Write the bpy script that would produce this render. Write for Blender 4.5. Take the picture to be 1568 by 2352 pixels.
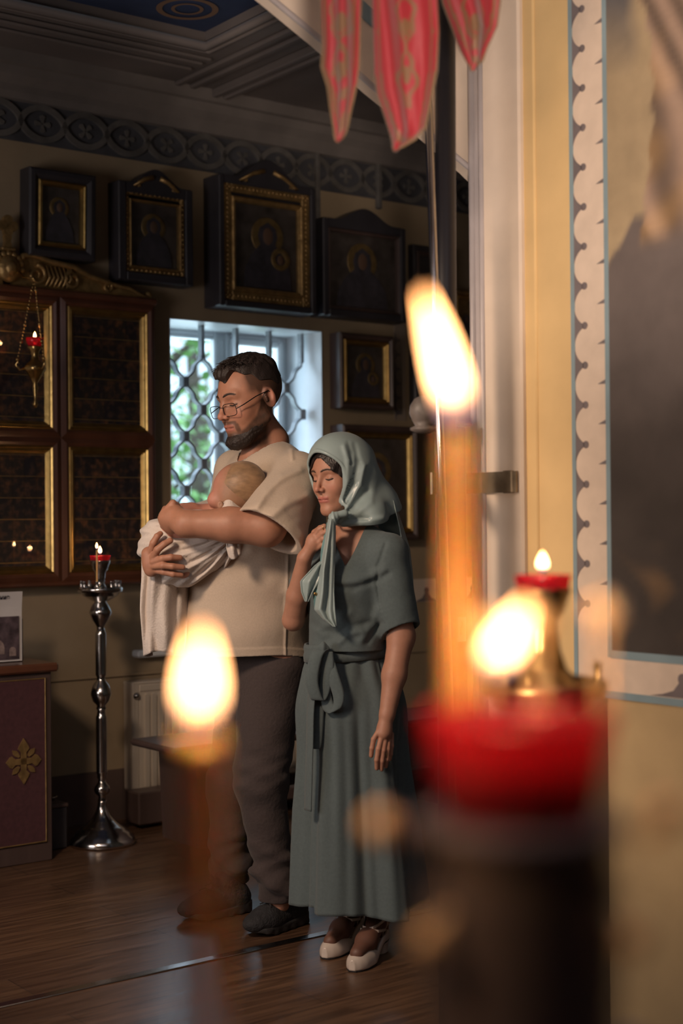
import bpy, math, random
import numpy as np
from mathutils import Matrix, Vector, Euler
for o in list(bpy.data.objects): bpy.data.objects.remove(o)
C = bpy.context.scene.collection
rnd = random.Random(7)
# ------------------------------------------------------------------ camera
F = 3350.0; CAMH = 1.33
cam = bpy.data.cameras.new('camera'); co = bpy.data.objects.new('camera', cam); C.objects.link(co)
cam.sensor_fit = 'HORIZONTAL'; cam.sensor_width = 24.0; cam.lens = F/1568*24
RC = Matrix.Rotation(math.radians(90)+20/F, 4, 'X') @ Matrix.Rotation(-0.009, 4, 'Z')
co.matrix_world = Matrix.Translation((0, 0, CAMH)) @ RC
cam.dof.use_dof = True; cam.dof.focus_distance = 4.75; cam.dof.aperture_fstop = 2.0; cam.clip_start = 0.02
bpy.context.scene.camera = co
# ------------------------------------------------------------------ exposure, world
sc = bpy.context.scene
sc.view_settings.view_transform = 'Standard'; sc.view_settings.look = 'None'
sc.view_settings.gamma = 1.0; sc.view_settings.exposure = 0.0; sc.view_settings.use_curve_mapping = False
w = bpy.data.worlds.new('sky'); sc.world = w; w.use_nodes = True
nt = w.node_tree; bg = nt.nodes['Background']
g = nt.nodes.new('ShaderNodeTexCoord'); sx = nt.nodes.new('ShaderNodeSeparateXYZ'); rp = nt.nodes.new('ShaderNodeValToRGB')
nt.links.new(g.outputs['Generated'], sx.inputs[0]); nt.links.new(sx.outputs['Z'], rp.inputs[0]); nt.links.new(rp.outputs[0], bg.inputs[0])
rp.color_ramp.elements[0].color = (0.50, 0.72, 0.88, 1); rp.color_ramp.elements[1].color = (0.62, 0.80, 1.0, 1)
bg.inputs[1].default_value = 2.8
TH = math.radians(37.3); CT, ST = math.cos(TH), math.sin(TH)
def R2W(u, v, h=0): return Vector((CT*u-ST*v, ST*u+CT*v, h))
def lamp(name, kind, loc, e, col, size=0.1, target=None, spot=None):
    l = bpy.data.lights.new(name, kind); l.energy = e; l.color = col
    if kind == 'AREA': l.size = size
    elif kind != 'SUN': l.shadow_soft_size = size
    if spot: l.spot_size = spot; l.spot_blend = 0.6
    o = bpy.data.objects.new(name, l); C.objects.link(o); o.location = loc
    if target is not None: o.rotation_euler = (Vector(target)-Vector(loc)).to_track_quat('-Z', 'Y').to_euler()
    return o
WARM = (1.0, 0.62, 0.34)
lamp('chandelier_light', 'SPOT', (-1.35, 2.7, 2.35), 150, (1.0, 0.73, 0.53), 0.18, (-0.1, 4.7, 0.95), spot=math.radians(70))
lamp('side_wall_fill_spot', 'SPOT', (-0.7, 0.9, 1.45), 125, (1.0, 0.72, 0.52), 0.16, (1.55, 3.3, 1.75), spot=math.radians(66))  # unseen warm spot added to brighten the fresco wall, no fitting there
lamp('ambient_fill_light', 'AREA', tuple(R2W(0.6, 1.2, 3.2)), 17, (0.92, 0.88, 0.95), 2.2, tuple(R2W(0.9, 2.2, 0)))  # soft overhead fill added to lift the dark tones, not a real fitting
lamp('back_room_fill', 'AREA', tuple(R2W(-0.9, 3.7, 1.5)), 27, (1.0, 0.90, 0.86), 1.2, tuple(R2W(3.2, 5.83, 1.0)))  # added area fill for the upper back wall, no window on this side
lamp('arch_fill_spot', 'SPOT', (0.2, 0.3, 1.30), 380, (1.0, 0.80, 0.66), 0.12, (0.78, 3.4, 2.85), spot=math.radians(46))  # unseen spot added to light the arch from below
# daylight through the window
pl = bpy.data.lights.new('window_daylight', 'AREA'); pl.shape = 'RECTANGLE'; pl.size = 0.9; pl.size_y = 1.5; pl.energy = 60; pl.color = (0.62, 0.8, 1.0)
po = bpy.data.objects.new('window_daylight', pl); C.objects.link(po)
po.location = R2W(3.88, 6.45, 1.65); po.rotation_euler = (math.radians(-90)+math.radians(12)*0, 0, TH)
pl.energy = 15
# ------------------------------------------------------------------ pixel helpers (image 1568x2352)
R3 = RC.to_3x3()
def ray(px, py): return R3 @ Vector(((px-784)/F, (1176-py)/F, -1))
def P(px, py, Y):
    r = ray(px, py); t = Y/r.y; return Vector((r.x*t, Y, CAMH+r.z*t))
def PR(px, py, v=None, u=None, h=None):      # ray meets plane in room axes -> (u, v, h)
    r = ray(px, py); ru = CT*r.x+ST*r.y; rv = -ST*r.x+CT*r.y
    t = v/rv if v is not None else (u/ru if u is not None else (h-CAMH)/r.z)
    return Vector((ru*t, rv*t, CAMH+r.z*t))
# ------------------------------------------------------------------ materials
MATS = {}
def mat(name, col, rough=0.7, metal=0.0, var=0.0, scale=8.0, bump=0.0, bscale=40.0, attr=False, sub=0.0, subr=(1, .4, .2), sheen=0.0, emis=None, coat=0.0, spec=0.5, stretch=None, trans=0.0, alpha=1.0):
    m = bpy.data.materials.new(name); m.use_nodes = True; t = m.node_tree; b = t.nodes['Principled BSDF']
    b.inputs['Roughness'].default_value = rough; b.inputs['Metallic'].default_value = metal
    b.inputs['Base Color'].default_value = (*col, 1); b.inputs['Specular IOR Level'].default_value = spec
    tc = t.nodes.new('ShaderNodeTexCoord'); src = tc.outputs['Object']
    if stretch:
        mp = t.nodes.new('ShaderNodeMapping'); mp.inputs['Scale'].default_value = stretch; t.links.new(src, mp.inputs[0]); src = mp.outputs[0]
    base = None
    if attr:
        a = t.nodes.new('ShaderNodeAttribute'); a.attribute_name = 'Col'; base = a.outputs['Color']; t.links.new(base, b.inputs['Base Color'])
    if var > 0:
        n = t.nodes.new('ShaderNodeTexNoise'); n.inputs['Scale'].default_value = scale; n.inputs['Detail'].default_value = 6
        t.links.new(src, n.inputs['Vector'])
        mr = t.nodes.new('ShaderNodeMapRange'); mr.inputs[1].default_value = 0.3; mr.inputs[2].default_value = 0.7
        mr.inputs[3].default_value = 1-var; mr.inputs[4].default_value = 1+var; t.links.new(n.outputs[0], mr.inputs[0])
        mx = t.nodes.new('ShaderNodeVectorMath'); mx.operation = 'SCALE'
        if base: t.links.new(base, mx.inputs[0])
        else: mx.inputs[0].default_value = col
        t.links.new(mr.outputs[0], mx.inputs['Scale']); t.links.new(mx.outputs[0], b.inputs['Base Color'])
    if bump > 0:
        n2 = t.nodes.new('ShaderNodeTexNoise'); n2.inputs['Scale'].default_value = bscale; n2.inputs['Detail'].default_value = 4
        t.links.new(src, n2.inputs['Vector']); bp = t.nodes.new('ShaderNodeBump'); bp.inputs['Strength'].default_value = bump; bp.inputs['Distance'].default_value = 0.01
        t.links.new(n2.outputs[0], bp.inputs['Height']); t.links.new(bp.outputs[0], b.inputs['Normal'])
    if sub: b.inputs['Subsurface Weight'].default_value = sub; b.inputs['Subsurface Radius'].default_value = subr; b.inputs['Subsurface Scale'].default_value = 0.01
    if sheen: b.inputs['Sheen Weight'].default_value = sheen
    if coat: b.inputs['Coat Weight'].default_value = coat; b.inputs['Coat Roughness'].default_value = 0.15
    if trans: b.inputs['Transmission Weight'].default_value = trans
    if emis: b.inputs['Emission Color'].default_value = (*emis[0], 1); b.inputs['Emission Strength'].default_value = emis[1]
    MATS[name] = m; return m
M_ochre = mat('ochre plaster', (.36, .275, .175), .85, var=.14, scale=2.5, bump=.12, bscale=30)
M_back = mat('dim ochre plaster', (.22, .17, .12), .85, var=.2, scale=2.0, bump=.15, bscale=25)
M_cream = mat('cream plaster', (.66, .55, .45), .8, var=.10, scale=5, bump=.15, bscale=14)
M_yellow = mat('yellow plaster', (.68, .47, .22), .8, var=.08, scale=5, bump=.12, bscale=12)
M_white = mat('white gloss paint', (.74, .76, .78), .35, var=.05, scale=9, bump=.05)
M_trimgrey = mat('grey trim paint', (.40, .36, .36), .35, var=.1, scale=9, bump=.1, bscale=18)
M_ceil = mat('ceiling plaster', (.17, .145, .135), .8, var=.2, scale=2, bump=.1, bscale=12)
M_ceilblue = mat('ceiling blue paint', (.03, .05, .12), .8, var=.3, scale=3)
M_dado = mat('brown oil paint dado', (.11, .075, .065), .5, var=.2, scale=4)
M_dwood = mat('dark varnished wood', (.085, .055, .048), .42, var=.25, scale=6, stretch=(1, 1, .1), bump=.1)
M_black = mat('black lacquered wood', (.040, .037, .044), .45, var=.2, scale=6)
M_rwood = mat('red brown polished wood', (.12, .045, .024), .30, var=.25, scale=8, stretch=(1, 1, .15), coat=.3)
M_gold = mat('gilded moulding', (.58, .39, .14), .36, 1.0, var=.2, scale=20, bump=.1, bscale=60)
M_dgold = mat('dull gilded carving', (.42, .27, .11), .42, .7, var=.3, scale=25, bump=.3, bscale=60)
M_brass = mat('aged brass', (.50, .33, .13), .28, 1.0, var=.25, scale=20)
M_steel = mat('polished steel', (.55, .52, .50), .17, 1.0, var=.1, scale=15)
M_iron = mat('painted grille iron', (.30, .33, .36), .45, var=.2, scale=30, bump=.2, bscale=60)
M_redcloth = mat('burgundy panel cloth', (.075, .026, .030), .85, var=.15, scale=60)
M_rad = mat('cream radiator enamel', (.62, .55, .46), .4, var=.05)
M_paper = mat('white paper', (.72, .68, .66), .8, var=.04, scale=10)
M_ink = mat('black ink', (.04, .035, .05), .8)
M_gap = mat('dark gap', (.02, .018, .018), .8)
M_blue = mat('blue grey line paint', (.22, .30, .33), .8, var=.1)
M_scal = mat('grey scallop paint', (.17, .14, .14), .8, var=.15, scale=12)
# ------------------------------------------------------------------ mesh tools
class MB:
    def __init__(s): s.v = []; s.f = []; s.sm = []
    def add(s, vs, fs, smooth=False):
        n = len(s.v); s.v += [tuple(v) for v in vs]; s.f += [tuple(i+n for i in f) for f in fs]; s.sm += [smooth]*len(fs); return s
    def box(s, a, b, bev=0.0):
        x0, y0, z0 = [min(a[i], b[i]) for i in range(3)]; x1, y1, z1 = [max(a[i], b[i]) for i in range(3)]
        c = min(bev, (x1-x0)*.45, (y1-y0)*.45, (z1-z0)*.45)
        if c <= 0:
            vs = [(x, y, z) for x in (x0, x1) for y in (y0, y1) for z in (z0, z1)]
            return s.add(vs, [(0, 1, 3, 2), (4, 6, 7, 5), (0, 4, 5, 1), (2, 3, 7, 6), (0, 2, 6, 4), (1, 5, 7, 3)])
        vs = []; idx = {}
        for i, X in enumerate((x0, x1)):
            for j, Y in enumerate((y0, y1)):
                for k, Z in enumerate((z0, z1)):
                    sx_, sy_, sz_ = (1-2*i), (1-2*j), (1-2*k)
                    idx[i, j, k] = len(vs); vs += [(X, Y+sy_*c, Z+sz_*c), (X+sx_*c, Y, Z+sz_*c), (X+sx_*c, Y+sy_*c, Z)]
        fs = []
        for i in (0, 1): q = [idx[i, 0, 0], idx[i, 1, 0], idx[i, 1, 1], idx[i, 0, 1]]; fs.append(q if i else q[::-1])
        for j in (0, 1): q = [idx[0, j, 0]+1, idx[1, j, 0]+1, idx[1, j, 1]+1, idx[0, j, 1]+1]; fs.append(q[::-1] if j else q)
        for k in (0, 1): q = [idx[0, 0, k]+2, idx[1, 0, k]+2, idx[1, 1, k]+2, idx[0, 1, k]+2]; fs.append(q if k else q[::-1])
        for i in (0, 1):
            for j in (0, 1): fs.append((idx[i, j, 0], idx[i, j, 0]+1, idx[i, j, 1]+1, idx[i, j, 1]))
            for k in (0, 1): fs.append((idx[i, 0, k], idx[i, 0, k]+2, idx[i, 1, k]+2, idx[i, 1, k]))
        for j in (0, 1):
            for k in (0, 1): fs.append((idx[0, j, k]+1, idx[0, j, k]+2, idx[1, j, k]+2, idx[1, j, k]+1))
        for a_ in idx.values(): fs.append((a_, a_+1, a_+2))
        return s.add(vs, fs)
    def lathe(s, prof, c=(0, 0, 0), n=32, axis='z', lobes=None):
        p2 = [prof[0]]
        for (r0, z0), (r1, z1) in zip(prof, prof[1:]):
            if math.hypot(r1-r0, z1-z0) > .03: p2 += [(r0+(r1-r0)*.03, z0+(z1-z0)*.03), (r0+(r1-r0)*.97, z0+(z1-z0)*.97)]
            p2.append((r1, z1))
        prof = p2; vs = []; fs = []
        for r, z in prof:
            for i in range(n):
                a = 2*math.pi*i/n; rr = r*(1+(lobes[1]*math.cos(lobes[0]*a) if lobes else 0))
                p = (rr*math.cos(a), rr*math.sin(a), z)
                if axis == 'y': p = (p[0], -p[2], p[1])
                if axis == 'x': p = (p[2], p[0], p[1])
                vs.append((c[0]+p[0], c[1]+p[1], c[2]+p[2]))
        m = len(prof)
        for j in range(m-1):
            for i in range(n): k = (i+1) % n; fs.append((j*n+i, j*n+k, (j+1)*n+k, (j+1)*n+i))
        fs.append(tuple(range(n))[::-1]); fs.append(tuple((m-1)*n+i for i in range(n)))
        return s.add(vs, fs, True)
    def tube(s, pts, r, n=8, flat=None, cap=True):
        pts = [Vector(p) for p in pts]; m = len(pts); rs = r if isinstance(r, (list, tuple)) else [r]*m
        vs = []; prev = None
        for i, p in enumerate(pts):
            t = (pts[min(i+1, m-1)]-pts[max(i-1, 0)]).normalized()
            if prev is None: prev = t.orthogonal().normalized() if flat is None else Vector(flat)
            a = (prev-t*prev.dot(t)).normalized(); b = t.cross(a); prev = a if flat is None else Vector(flat)
            fr = 1.0
            for k in range(n):
                q = 2*math.pi*k/n; vs.append(p+a*math.cos(q)*rs[i]+b*math.sin(q)*rs[i]*fr)
        fs = [(j*n+i, j*n+(i+1) % n, (j+1)*n+(i+1) % n, (j+1)*n+i) for j in range(m-1) for i in range(n)]
        if cap: fs += [tuple(range(n))[::-1], tuple((m-1)*n+i for i in range(n))]
        return s.add(vs, fs, True)
    def strip(s, pts, wdir, w_, t_):         # flat bar following pts; wdir = width direction (constant)
        pts = [Vector(p) for p in pts]; W = Vector(wdir).normalized(); m = len(pts); vs = []
        for i, p in enumerate(pts):
            t = (pts[min(i+1, m-1)]-pts[max(i-1, 0)]).normalized(); nn = t.cross(W).normalized()
            for a, b in ((-1, -1), (1, -1), (1, 1), (-1, 1)): vs.append(p+W*(a*w_/2)+nn*(b*t_/2))
        fs = [(j*4+i, j*4+(i+1) % 4, (j+1)*4+(i+1) % 4, (j+1)*4+i) for j in range(m-1) for i in range(4)]+[(3, 2, 1, 0), tuple((m-1)*4+i for i in range(4))]
        return s.add(vs, fs)
    def prism(s, poly, y0, y1):              # polygon in (x,z), extruded along y
        n = len(poly); vs = [(x, y0, z) for x, z in poly]+[(x, y1, z) for x, z in poly]
        fs = [tuple(range(n)), tuple(range(2*n-1, n-1, -1))]+[(i, (i+n), (i+1) % n+n, (i+1) % n) for i in range(n)]
        return s.add(vs, fs)
    def moulding(s, rect, prof, closed=True):   # rect=(x0,z0,x1,z1) outer; prof list of (inset, y)
        x0, z0, x1, z1 = rect; vs = []; m = len(prof)
        for (sx_, sz_, X, Z) in ((1, 1, x0, z0), (-1, 1, x1, z0), (-1, -1, x1, z1), (1, -1, x0, z1)):
            for ins, y in prof: vs.append((X+sx_*ins, y, Z+sz_*ins))
        fs = [(c*m+i, ((c+1) % 4)*m+i, ((c+1) % 4)*m+i+1, c*m+i+1) for c in range(4) for i in range(m-1)]
        return s.add(vs, fs)
    def ellipsoid(s, c, r, n=16, m=10):
        vs = []; fs = []
        for j in range(m+1):
            a = math.pi*(j/m-.5)*.999
            for i in range(n): b = 2*math.pi*i/n; vs.append((c[0]+r[0]*math.cos(a)*math.cos(b), c[1]+r[1]*math.cos(a)*math.sin(b), c[2]+r[2]*math.sin(a)))
        for j in range(m):
            for i in range(n): k = (i+1) % n; fs.append((j*n+i, j*n+k, (j+1)*n+k, (j+1)*n+i))
        return s.add(vs, fs, True)
    def obj(s, name, m, parent=None, loc=(0, 0, 0), rz=0.0, smooth=None, **kw):
        me = bpy.data.meshes.new(name); me.from_pydata(s.v, [], s.f); me.materials.append(m)
        me.polygons.foreach_set('use_smooth', s.sm if smooth is None else [smooth]*len(s.f)); me.update()
        o = bpy.data.objects.new(name, me); C.objects.link(o); o.location = loc; o.rotation_euler = (0, 0, rz)
        if parent is not None: o.parent = parent
        for k, v in kw.items(): o[k] = v
        return o
def thing(name, label, cat, loc=(0, 0, 0), rz=0.0, group=None):
    o = bpy.data.objects.new(name, None); C.objects.link(o); o.location = loc; o.rotation_euler = (0, 0, rz); o.empty_display_size = .05
    o['label'] = label; o['category'] = cat
    if group: o['group'] = group
    return o
def struct(mb, name, m, **kw): return mb.obj(name, m, rz=TH, kind='structure', **kw)
# ================================================================== SETTING (room axes u,v = local x,y)
BV = 5.83; FU = 2.706; CH = 3.33
# floor
fm = mat('laminate floor', (.13, .075, .045), .30)
t = fm.node_tree; b = t.nodes['Principled BSDF']; tc = t.nodes.new('ShaderNodeTexCoord')
br = t.nodes.new('ShaderNodeTexBrick'); br.inputs['Scale'].default_value = 1.0; br.inputs['Brick Width'].default_value = 1.2; br.inputs['Row Height'].default_value = .19; br.inputs['Mortar Size'].default_value = .0015
br.inputs['Color1'].default_value = (.15, .085, .05, 1); br.inputs['Color2'].default_value = (.105, .058, .036, 1); br.inputs['Mortar'].default_value = (.04, .025, .02, 1)
mp = t.nodes.new('ShaderNodeMapping'); mp.inputs['Scale'].default_value = (1.2, 18, 1); nz = t.nodes.new('ShaderNodeTexNoise'); nz.inputs['Scale'].default_value = 2.2; nz.inputs['Detail'].default_value = 8; nz.inputs['Distortion'].default_value = 1.5
mx = t.nodes.new('ShaderNodeMix'); mx.data_type = 'RGBA'; mx.blend_type = 'MULTIPLY'; mx.inputs[0].default_value = .8
cr = t.nodes.new('ShaderNodeValToRGB'); cr.color_ramp.elements[0].position = .35; cr.color_ramp.elements[0].color = (.45, .4, .36, 1); cr.color_ramp.elements[1].position = .65; cr.color_ramp.elements[1].color = (1.25, 1.2, 1.1, 1)
L = t.links.new; L(tc.outputs['Object'], br.inputs['Vector']); L(tc.outputs['Object'], mp.inputs[0]); L(mp.outputs[0], nz.inputs['Vector']); L(nz.outputs[0], cr.inputs[0]); L(br.outputs[0], mx.inputs[6]); L(cr.outputs[0], mx.inputs[7]); L(mx.outputs[2], b.inputs['Base Color'])
rr = t.nodes.new('ShaderNodeMapRange'); rr.inputs[3].default_value = .22; rr.inputs[4].default_value = .42; L(nz.outputs[0], rr.inputs[0]); L(rr.outputs[0], b.inputs['Roughness'])
struct(MB().box((-1.6, -2.1, -.1), (6.2, 6.2, 0)), 'floor', fm)
s0 = PR(400, 2222, h=0); tv = s0.y
struct(MB().box((-1.5, tv-.018, 0), (6.0, tv+.018, .004), .002), 'trim_1', M_steel)
# walls
wl, wr, wb, wt = 3.44, 4.325, .75, 2.275      # window opening in u / h
a = PR(388, 730, v=BV); c = PR(738, 746, v=BV); wl, wr, wt = a.x, c.x, a.z
mb = MB()
for q in (((-1.6, BV, 0), (wl, BV+.42, CH+.2)), ((wr, BV, 0), (6.2, BV+.42, CH+.2)), ((wl, BV, 0), (wr, BV+.42, wb)), ((wl, BV, wt), (wr, BV+.42, CH+.2))): mb.box(*q)
struct(mb, 'wall_back', M_ochre)
# bare plaster reveals of the window recess, white painted
mb = MB(); e = .004; D = .31
mb.box((wl, BV-.003, wb), (wl+e, BV+.42, wt)); mb.box((wr-e, BV-.003, wb), (wr, BV+.42, wt)); mb.box((wl, BV-.003, wt-e), (wr, BV+.42, wt))
struct(mb, 'trim_2', M_white)
struct(MB().box((-1.6, BV-.012, 0), (6.1, BV, .225)), 'baseboard_back', M_dado)
struct(MB().box((-1.6, BV-.012, .638), (6.1, BV, .652), .003), 'trim_3', M_ochre)
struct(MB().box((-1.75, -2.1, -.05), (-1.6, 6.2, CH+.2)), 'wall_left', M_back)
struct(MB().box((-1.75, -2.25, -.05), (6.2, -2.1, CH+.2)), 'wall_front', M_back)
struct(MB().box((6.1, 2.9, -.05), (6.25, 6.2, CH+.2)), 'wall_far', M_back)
# fresco wall, plane u=FU, v from -2.1 to pier
def pv(px): return PR(px, 1100, u=FU).y
v1080, v1110, v1185, v1205, v1300, v1380 = [pv(x) for x in (1082, 1112, 1186, 1205, 1300, 1384)]
struct(MB().box((FU+.03, -2.1, 0), (FU+.45, v1205, CH+.2)), 'wall_right', mat('golden ochre wall paint', (.52, .37, .19), .85, var=.12, scale=4, bump=.1))
struct(MB().box((FU+.002, v1185-.02, 0), (FU+.45, v1110, CH+.1), .006), 'trim_4', M_cream)           # cream pilaster
struct(MB().box((FU+.018, v1205-.028, 0), (FU+.2, v1185-.012, CH+.1), .004), 'trim_5', M_yellow)
mb = MB(); mb.box((FU+.024, v1300, 0), (FU+.1, v1205, CH+.1)); struct(mb, 'trim_6', M_yellow)
mb = MB(); vm = (v1080+v1110)/2
mb.box((FU+.004, v1110-.004, 0), (FU+.40, v1080, CH+.1), .012); mb.tube([(FU+.004, v1110+.004, 0), (FU+.004, v1110+.004, CH)], .009, 10); mb.tube([(FU+.004, v1080-.01, 0), (FU+.004, v1080-.01, CH)], .010, 10)
struct(mb, 'trim_7', M_trimgrey)
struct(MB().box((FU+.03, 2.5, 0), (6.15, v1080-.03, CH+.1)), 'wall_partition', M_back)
# haunch of the arch above, plane v = v1080, running left towards the camera side
ap = [PR(x, y, v=v1080+.004) for x, y in ((1100, 410), (1080, 390), (1035, 352), (985, 308), (860, 205), (742, 98), (622, -2))]
poly = [(p.x, p.z) for p in ap]
uc = 1.45; last = poly[-1]; sl = (poly[-1][1]-poly[-2][1])/(poly[-1][0]-poly[-2][0])
n = 8
for i in range(1, n+1):
    q = i/n; poly.append((last[0]+(uc-last[0])*q, last[1]+.5*(uc-last[0])*sl*(1-(1-q)**2)))
half = poly[:]; left = [(2*uc-x, z) for x, z in half[::-1]][1:]
full = half+left
mb = MB(); y0, y1 = v1080+.004, v1080+.05
vs = []; fs = []
for x, z in full: vs += [(x, y0, z), (x, y0, CH+.05), (x, y1, z), (x, y1, CH+.05)]
for i in range(len(full)-1):
    k = 4*i; fs += [(k, k+4, k+5, k+1), (k+2, k+3, k+7, k+6), (k, k+2, k+6, k+4)]
mb.add(vs, fs); mb.box((-1.6, y0, 0), (full[-1][0]+.02, y1, CH+.05))
struct(mb, 'wall_arch', M_cream)
# blue painted line following the arch
mb = MB(); off = .155; vs = []; fs = []
for x, z in half[3:]: vs += [(x, y0-.002, z+off), (x, y0-.002, z+off+.05)]
for i in range(len(half)-4): fs.append((2*i, 2*i+2, 2*i+3, 2*i+1))
mb.add(vs, fs); struct(mb, 'trim_8', M_blue)
mb = MB()
for i in range(len(half)-1):
    pass
mb.tube([(x, y0+.004, z+.006) for x, z in half], .008, 8); struct(mb, 'trim_9', M_trimgrey)
# ceiling: slab, cornice, mouldings, recessed blue panel
pc = PR(470, 80, h=CH+.05); pu, pvv = pc.x, min(pc.y, BV-.4)
mb = MB(); Z0, Z1 = CH, CH+.2
mb.box((pu, v1080, Z0), (6.2, 6.2, Z1)); mb.box((-1.7, pvv, Z0), (pu, 6.2, Z1)); mb.box((-1.7, v1080+.1, Z0+.07), (pu, pvv, Z1)); mb.box((-1.7, -2.2, Z0), (2.8, v1080+.2, Z1))
struct(mb, 'ceiling', M_ceil)
struct(MB().box((-1.6, v1080+.3, CH+.062), (pu, pvv, CH+.0699)), 'trim_10', M_ceilblue)
mb = MB()
for (o_, r_) in ((.0, .022), (.05, .012)):
    mb.tube([(-1.6, pvv+o_, CH), (pu+o_, pvv+o_, CH), (pu+o_, v1080+.2, CH)], r_, 8)
for uu in (.14, .22, .34, .40): mb.box((pu+uu, v1080+.2, CH-.02-.02*(uu > .3)), (pu+uu+.035, BV-.13, CH), .006)
for vv in (.10, .17, .26): mb.box((-1.6, pvv+vv, CH-.015), (pu+.1, pvv+vv+.03, CH), .006)
struct(mb, 'trim_11', M_ceil)
# painted medallion ring on the blue panel
mc = PR(430, 20, h=CH+.06); mb = MB()
for r0, r1 in ((.10, .125), (.05, .065)):
    vs = []; n = 40
    for i in range(n): a_ = 2*math.pi*i/n; vs += [(mc.x+r0*math.cos(a_), mc.y+r0*math.sin(a_), CH+.058), (mc.x+r1*math.cos(a_), mc.y+r1*math.sin(a_), CH+.058)]
    mb.add(vs, [(2*i, 2*i+1, (2*i+3) % (2*n), (2*i+2) % (2*n)) for i in range(n)])
struct(mb, 'trim_12', mat('ochre medallion paint', (.22, .13, .08), .8))
hc = PR(0, 190, v=BV-.06).z
pf = [(BV, hc-.05), (BV-.03, hc-.045), (BV-.045, hc-.02), (BV-.05, hc+.01), (BV-.085, hc+.04), (BV-.095, hc+.075), (BV-.12, hc+.08), (BV-.13, CH+.02), (BV, CH+.02)]
vs = []; 
for X in (-1.6, 6.1): vs += [(X, y, z) for y, z in pf]
k = len(pf); struct(MB().add(vs, [(i, i+k, (i+1) % k+k, (i+1) % k) for i in range(k)]), 'trim_13', mat('pale cornice plaster', (.20, .175, .16), .8, var=.15, scale=6))
# frieze: dark band with interlaced roundels and crosses in low relief
M_frdark = mat('slate frieze paint', (.075, .075, .085), .85, var=.25, scale=10); M_frl = mat('stone frieze paint', (.14, .13, .12), .8, var=.25, scale=14)
fb = PR(0, 318, v=BV).z; ft = hc-.04
struct(MB().box((-1.6, BV-.006, fb), (6.1, BV, ft)), 'trim_14', M_frdark)
mb = MB(); A = (ft-fb)*.39; zc = (fb+ft)/2; p1 = PR(95, 255, v=BV).x; p2 = PR(425, 318, v=BV).x; pit = (p2-p1)/3.5
u_ = p1-12*pit
N = 400
for sg in (1, -1):
    pts = []
    for i in range(N*2+1):
        uu = p1-8*pit+i*pit*24/(2*N); ph = (uu-p1)/pit*math.pi
        pts.append((uu, BV-.012-.003*sg*math.sin(ph*1)*0, zc+sg*A*math.copysign(abs(math.cos(ph))**.6, math.cos(ph))))
    mb.strip(pts, (0, 1, 0), .012, .026)
for i in range(-8, 16):
    cu = p1+i*pit; r = A*.56
    for q in range(4):
        a_ = q*math.pi/2+(math.pi/4 if i % 2 else 0); dx, dz = math.cos(a_), math.sin(a_)
        mb.prism([(cu+dx*r*w1+dz*r*w2, zc+dz*r*w1-dx*r*w2) for w1, w2 in ((.1, .10), (.85, .30), (1.0, 0), (.85, -.30), (.1, -.10))], BV-.012, BV-.004)
struct(mb, 'trim_15', M_frl)
# scallop borders (painted ornament) -------------------------------------------------
def scallops(pitch, z0, n, W, flipx=1, ball=.0095):     # in local (s,z): s across strip 0..W, along z
    polys = []
    for i in range(n):
        zc_ = z0+i*pitch; pts = [(0, zc_-pitch/2), (0, zc_+pitch/2)]
        Rr = pitch*.5; cs = W*.12+Rr*.92; arc = []
        for k in range(13):
            y = pitch/2-(k/12)*pitch*.5*.93; s_ = cs-math.sqrt(max(Rr*Rr-(pitch/2-y)**2*1.0, 0)) if True else 0
            arc.append((s_, y))
        # arc centred at y = pitch/2 (scallop mid), cusp near y=0
        top = [(s_, zc_+y) for s_, y in arc]; bot = [(s_, zc_-y) for s_, y in arc[::-1]]
        polys.append([(0, zc_-pitch/2), (0, zc_+pitch/2)]+top+bot)
        bc = cs-Rr*.30; polys.append([(bc+ball*math.cos(a), zc_+ball*math.sin(a)) for a in [2*math.pi*k/16 for k in range(16)]])
    return polys
def spikes(pitch, z0, n, W): return [[(W, z0+i*pitch-.006+.004), (W, z0+i*pitch+.006+.004), (W-.028, z0+i*pitch-.001)] for i in range(n)]
bw = v1300-v1380; zb = PR(1335, 745, u=FU).z; zlow = .99
X = FU+.029
struct(MB().box((X-.004, v1380, .90), (X+.03, v1300, CH)), 'trim_16', mat('pale border paint', (.66, .53, .42), .8, var=.06, scale=20))
def on_wall(polys, X, v0, sgn=-1):
    mb = MB()
    for p in polys: mb.prism(p, 0, .0015)
    # local (s, y, z) -> (X - y, v0 + sgn*s, z)
    mb.v = [(X-y, v0+sgn*s, z) for s, y, z in mb.v]; return mb
k0 = int((zb-1.02)/.1005); st = zb-k0*.1005
pitch = .1005
struct(on_wall(scallops(pitch, st, 22, bw), X-.004, v1300), 'trim_17', M_scal)
struct(on_wall(spikes(pitch, st+pitch/2, 21, bw-.008), X-.004, v1300), 'trim_18', M_scal)
mb = MB(); mb.box((X-.006, v1300-.012, .9), (X+.01, v1300+.001, CH)); mb.box((X-.006, v1380-.004, zlow-.006), (X+.01, v1380+.010, CH)); mb.box((X-.006, -2.1, zlow-.008), (X+.01, v1380, zlow+.012)); mb.box((X-.006, -2.1, .882), (X+.01, v1380+.02, .90))
struct(mb, 'trim_19', M_blue)
struct(MB().box((X-.004, -2.1, .89), (X+.01, v1380, zlow)), 'trim_20', mat('pale lower border paint', (.66, .53, .42), .8, var=.06, scale=20))
mb = MB(); vk = PR(1552, 1590, u=FU).y
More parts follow.
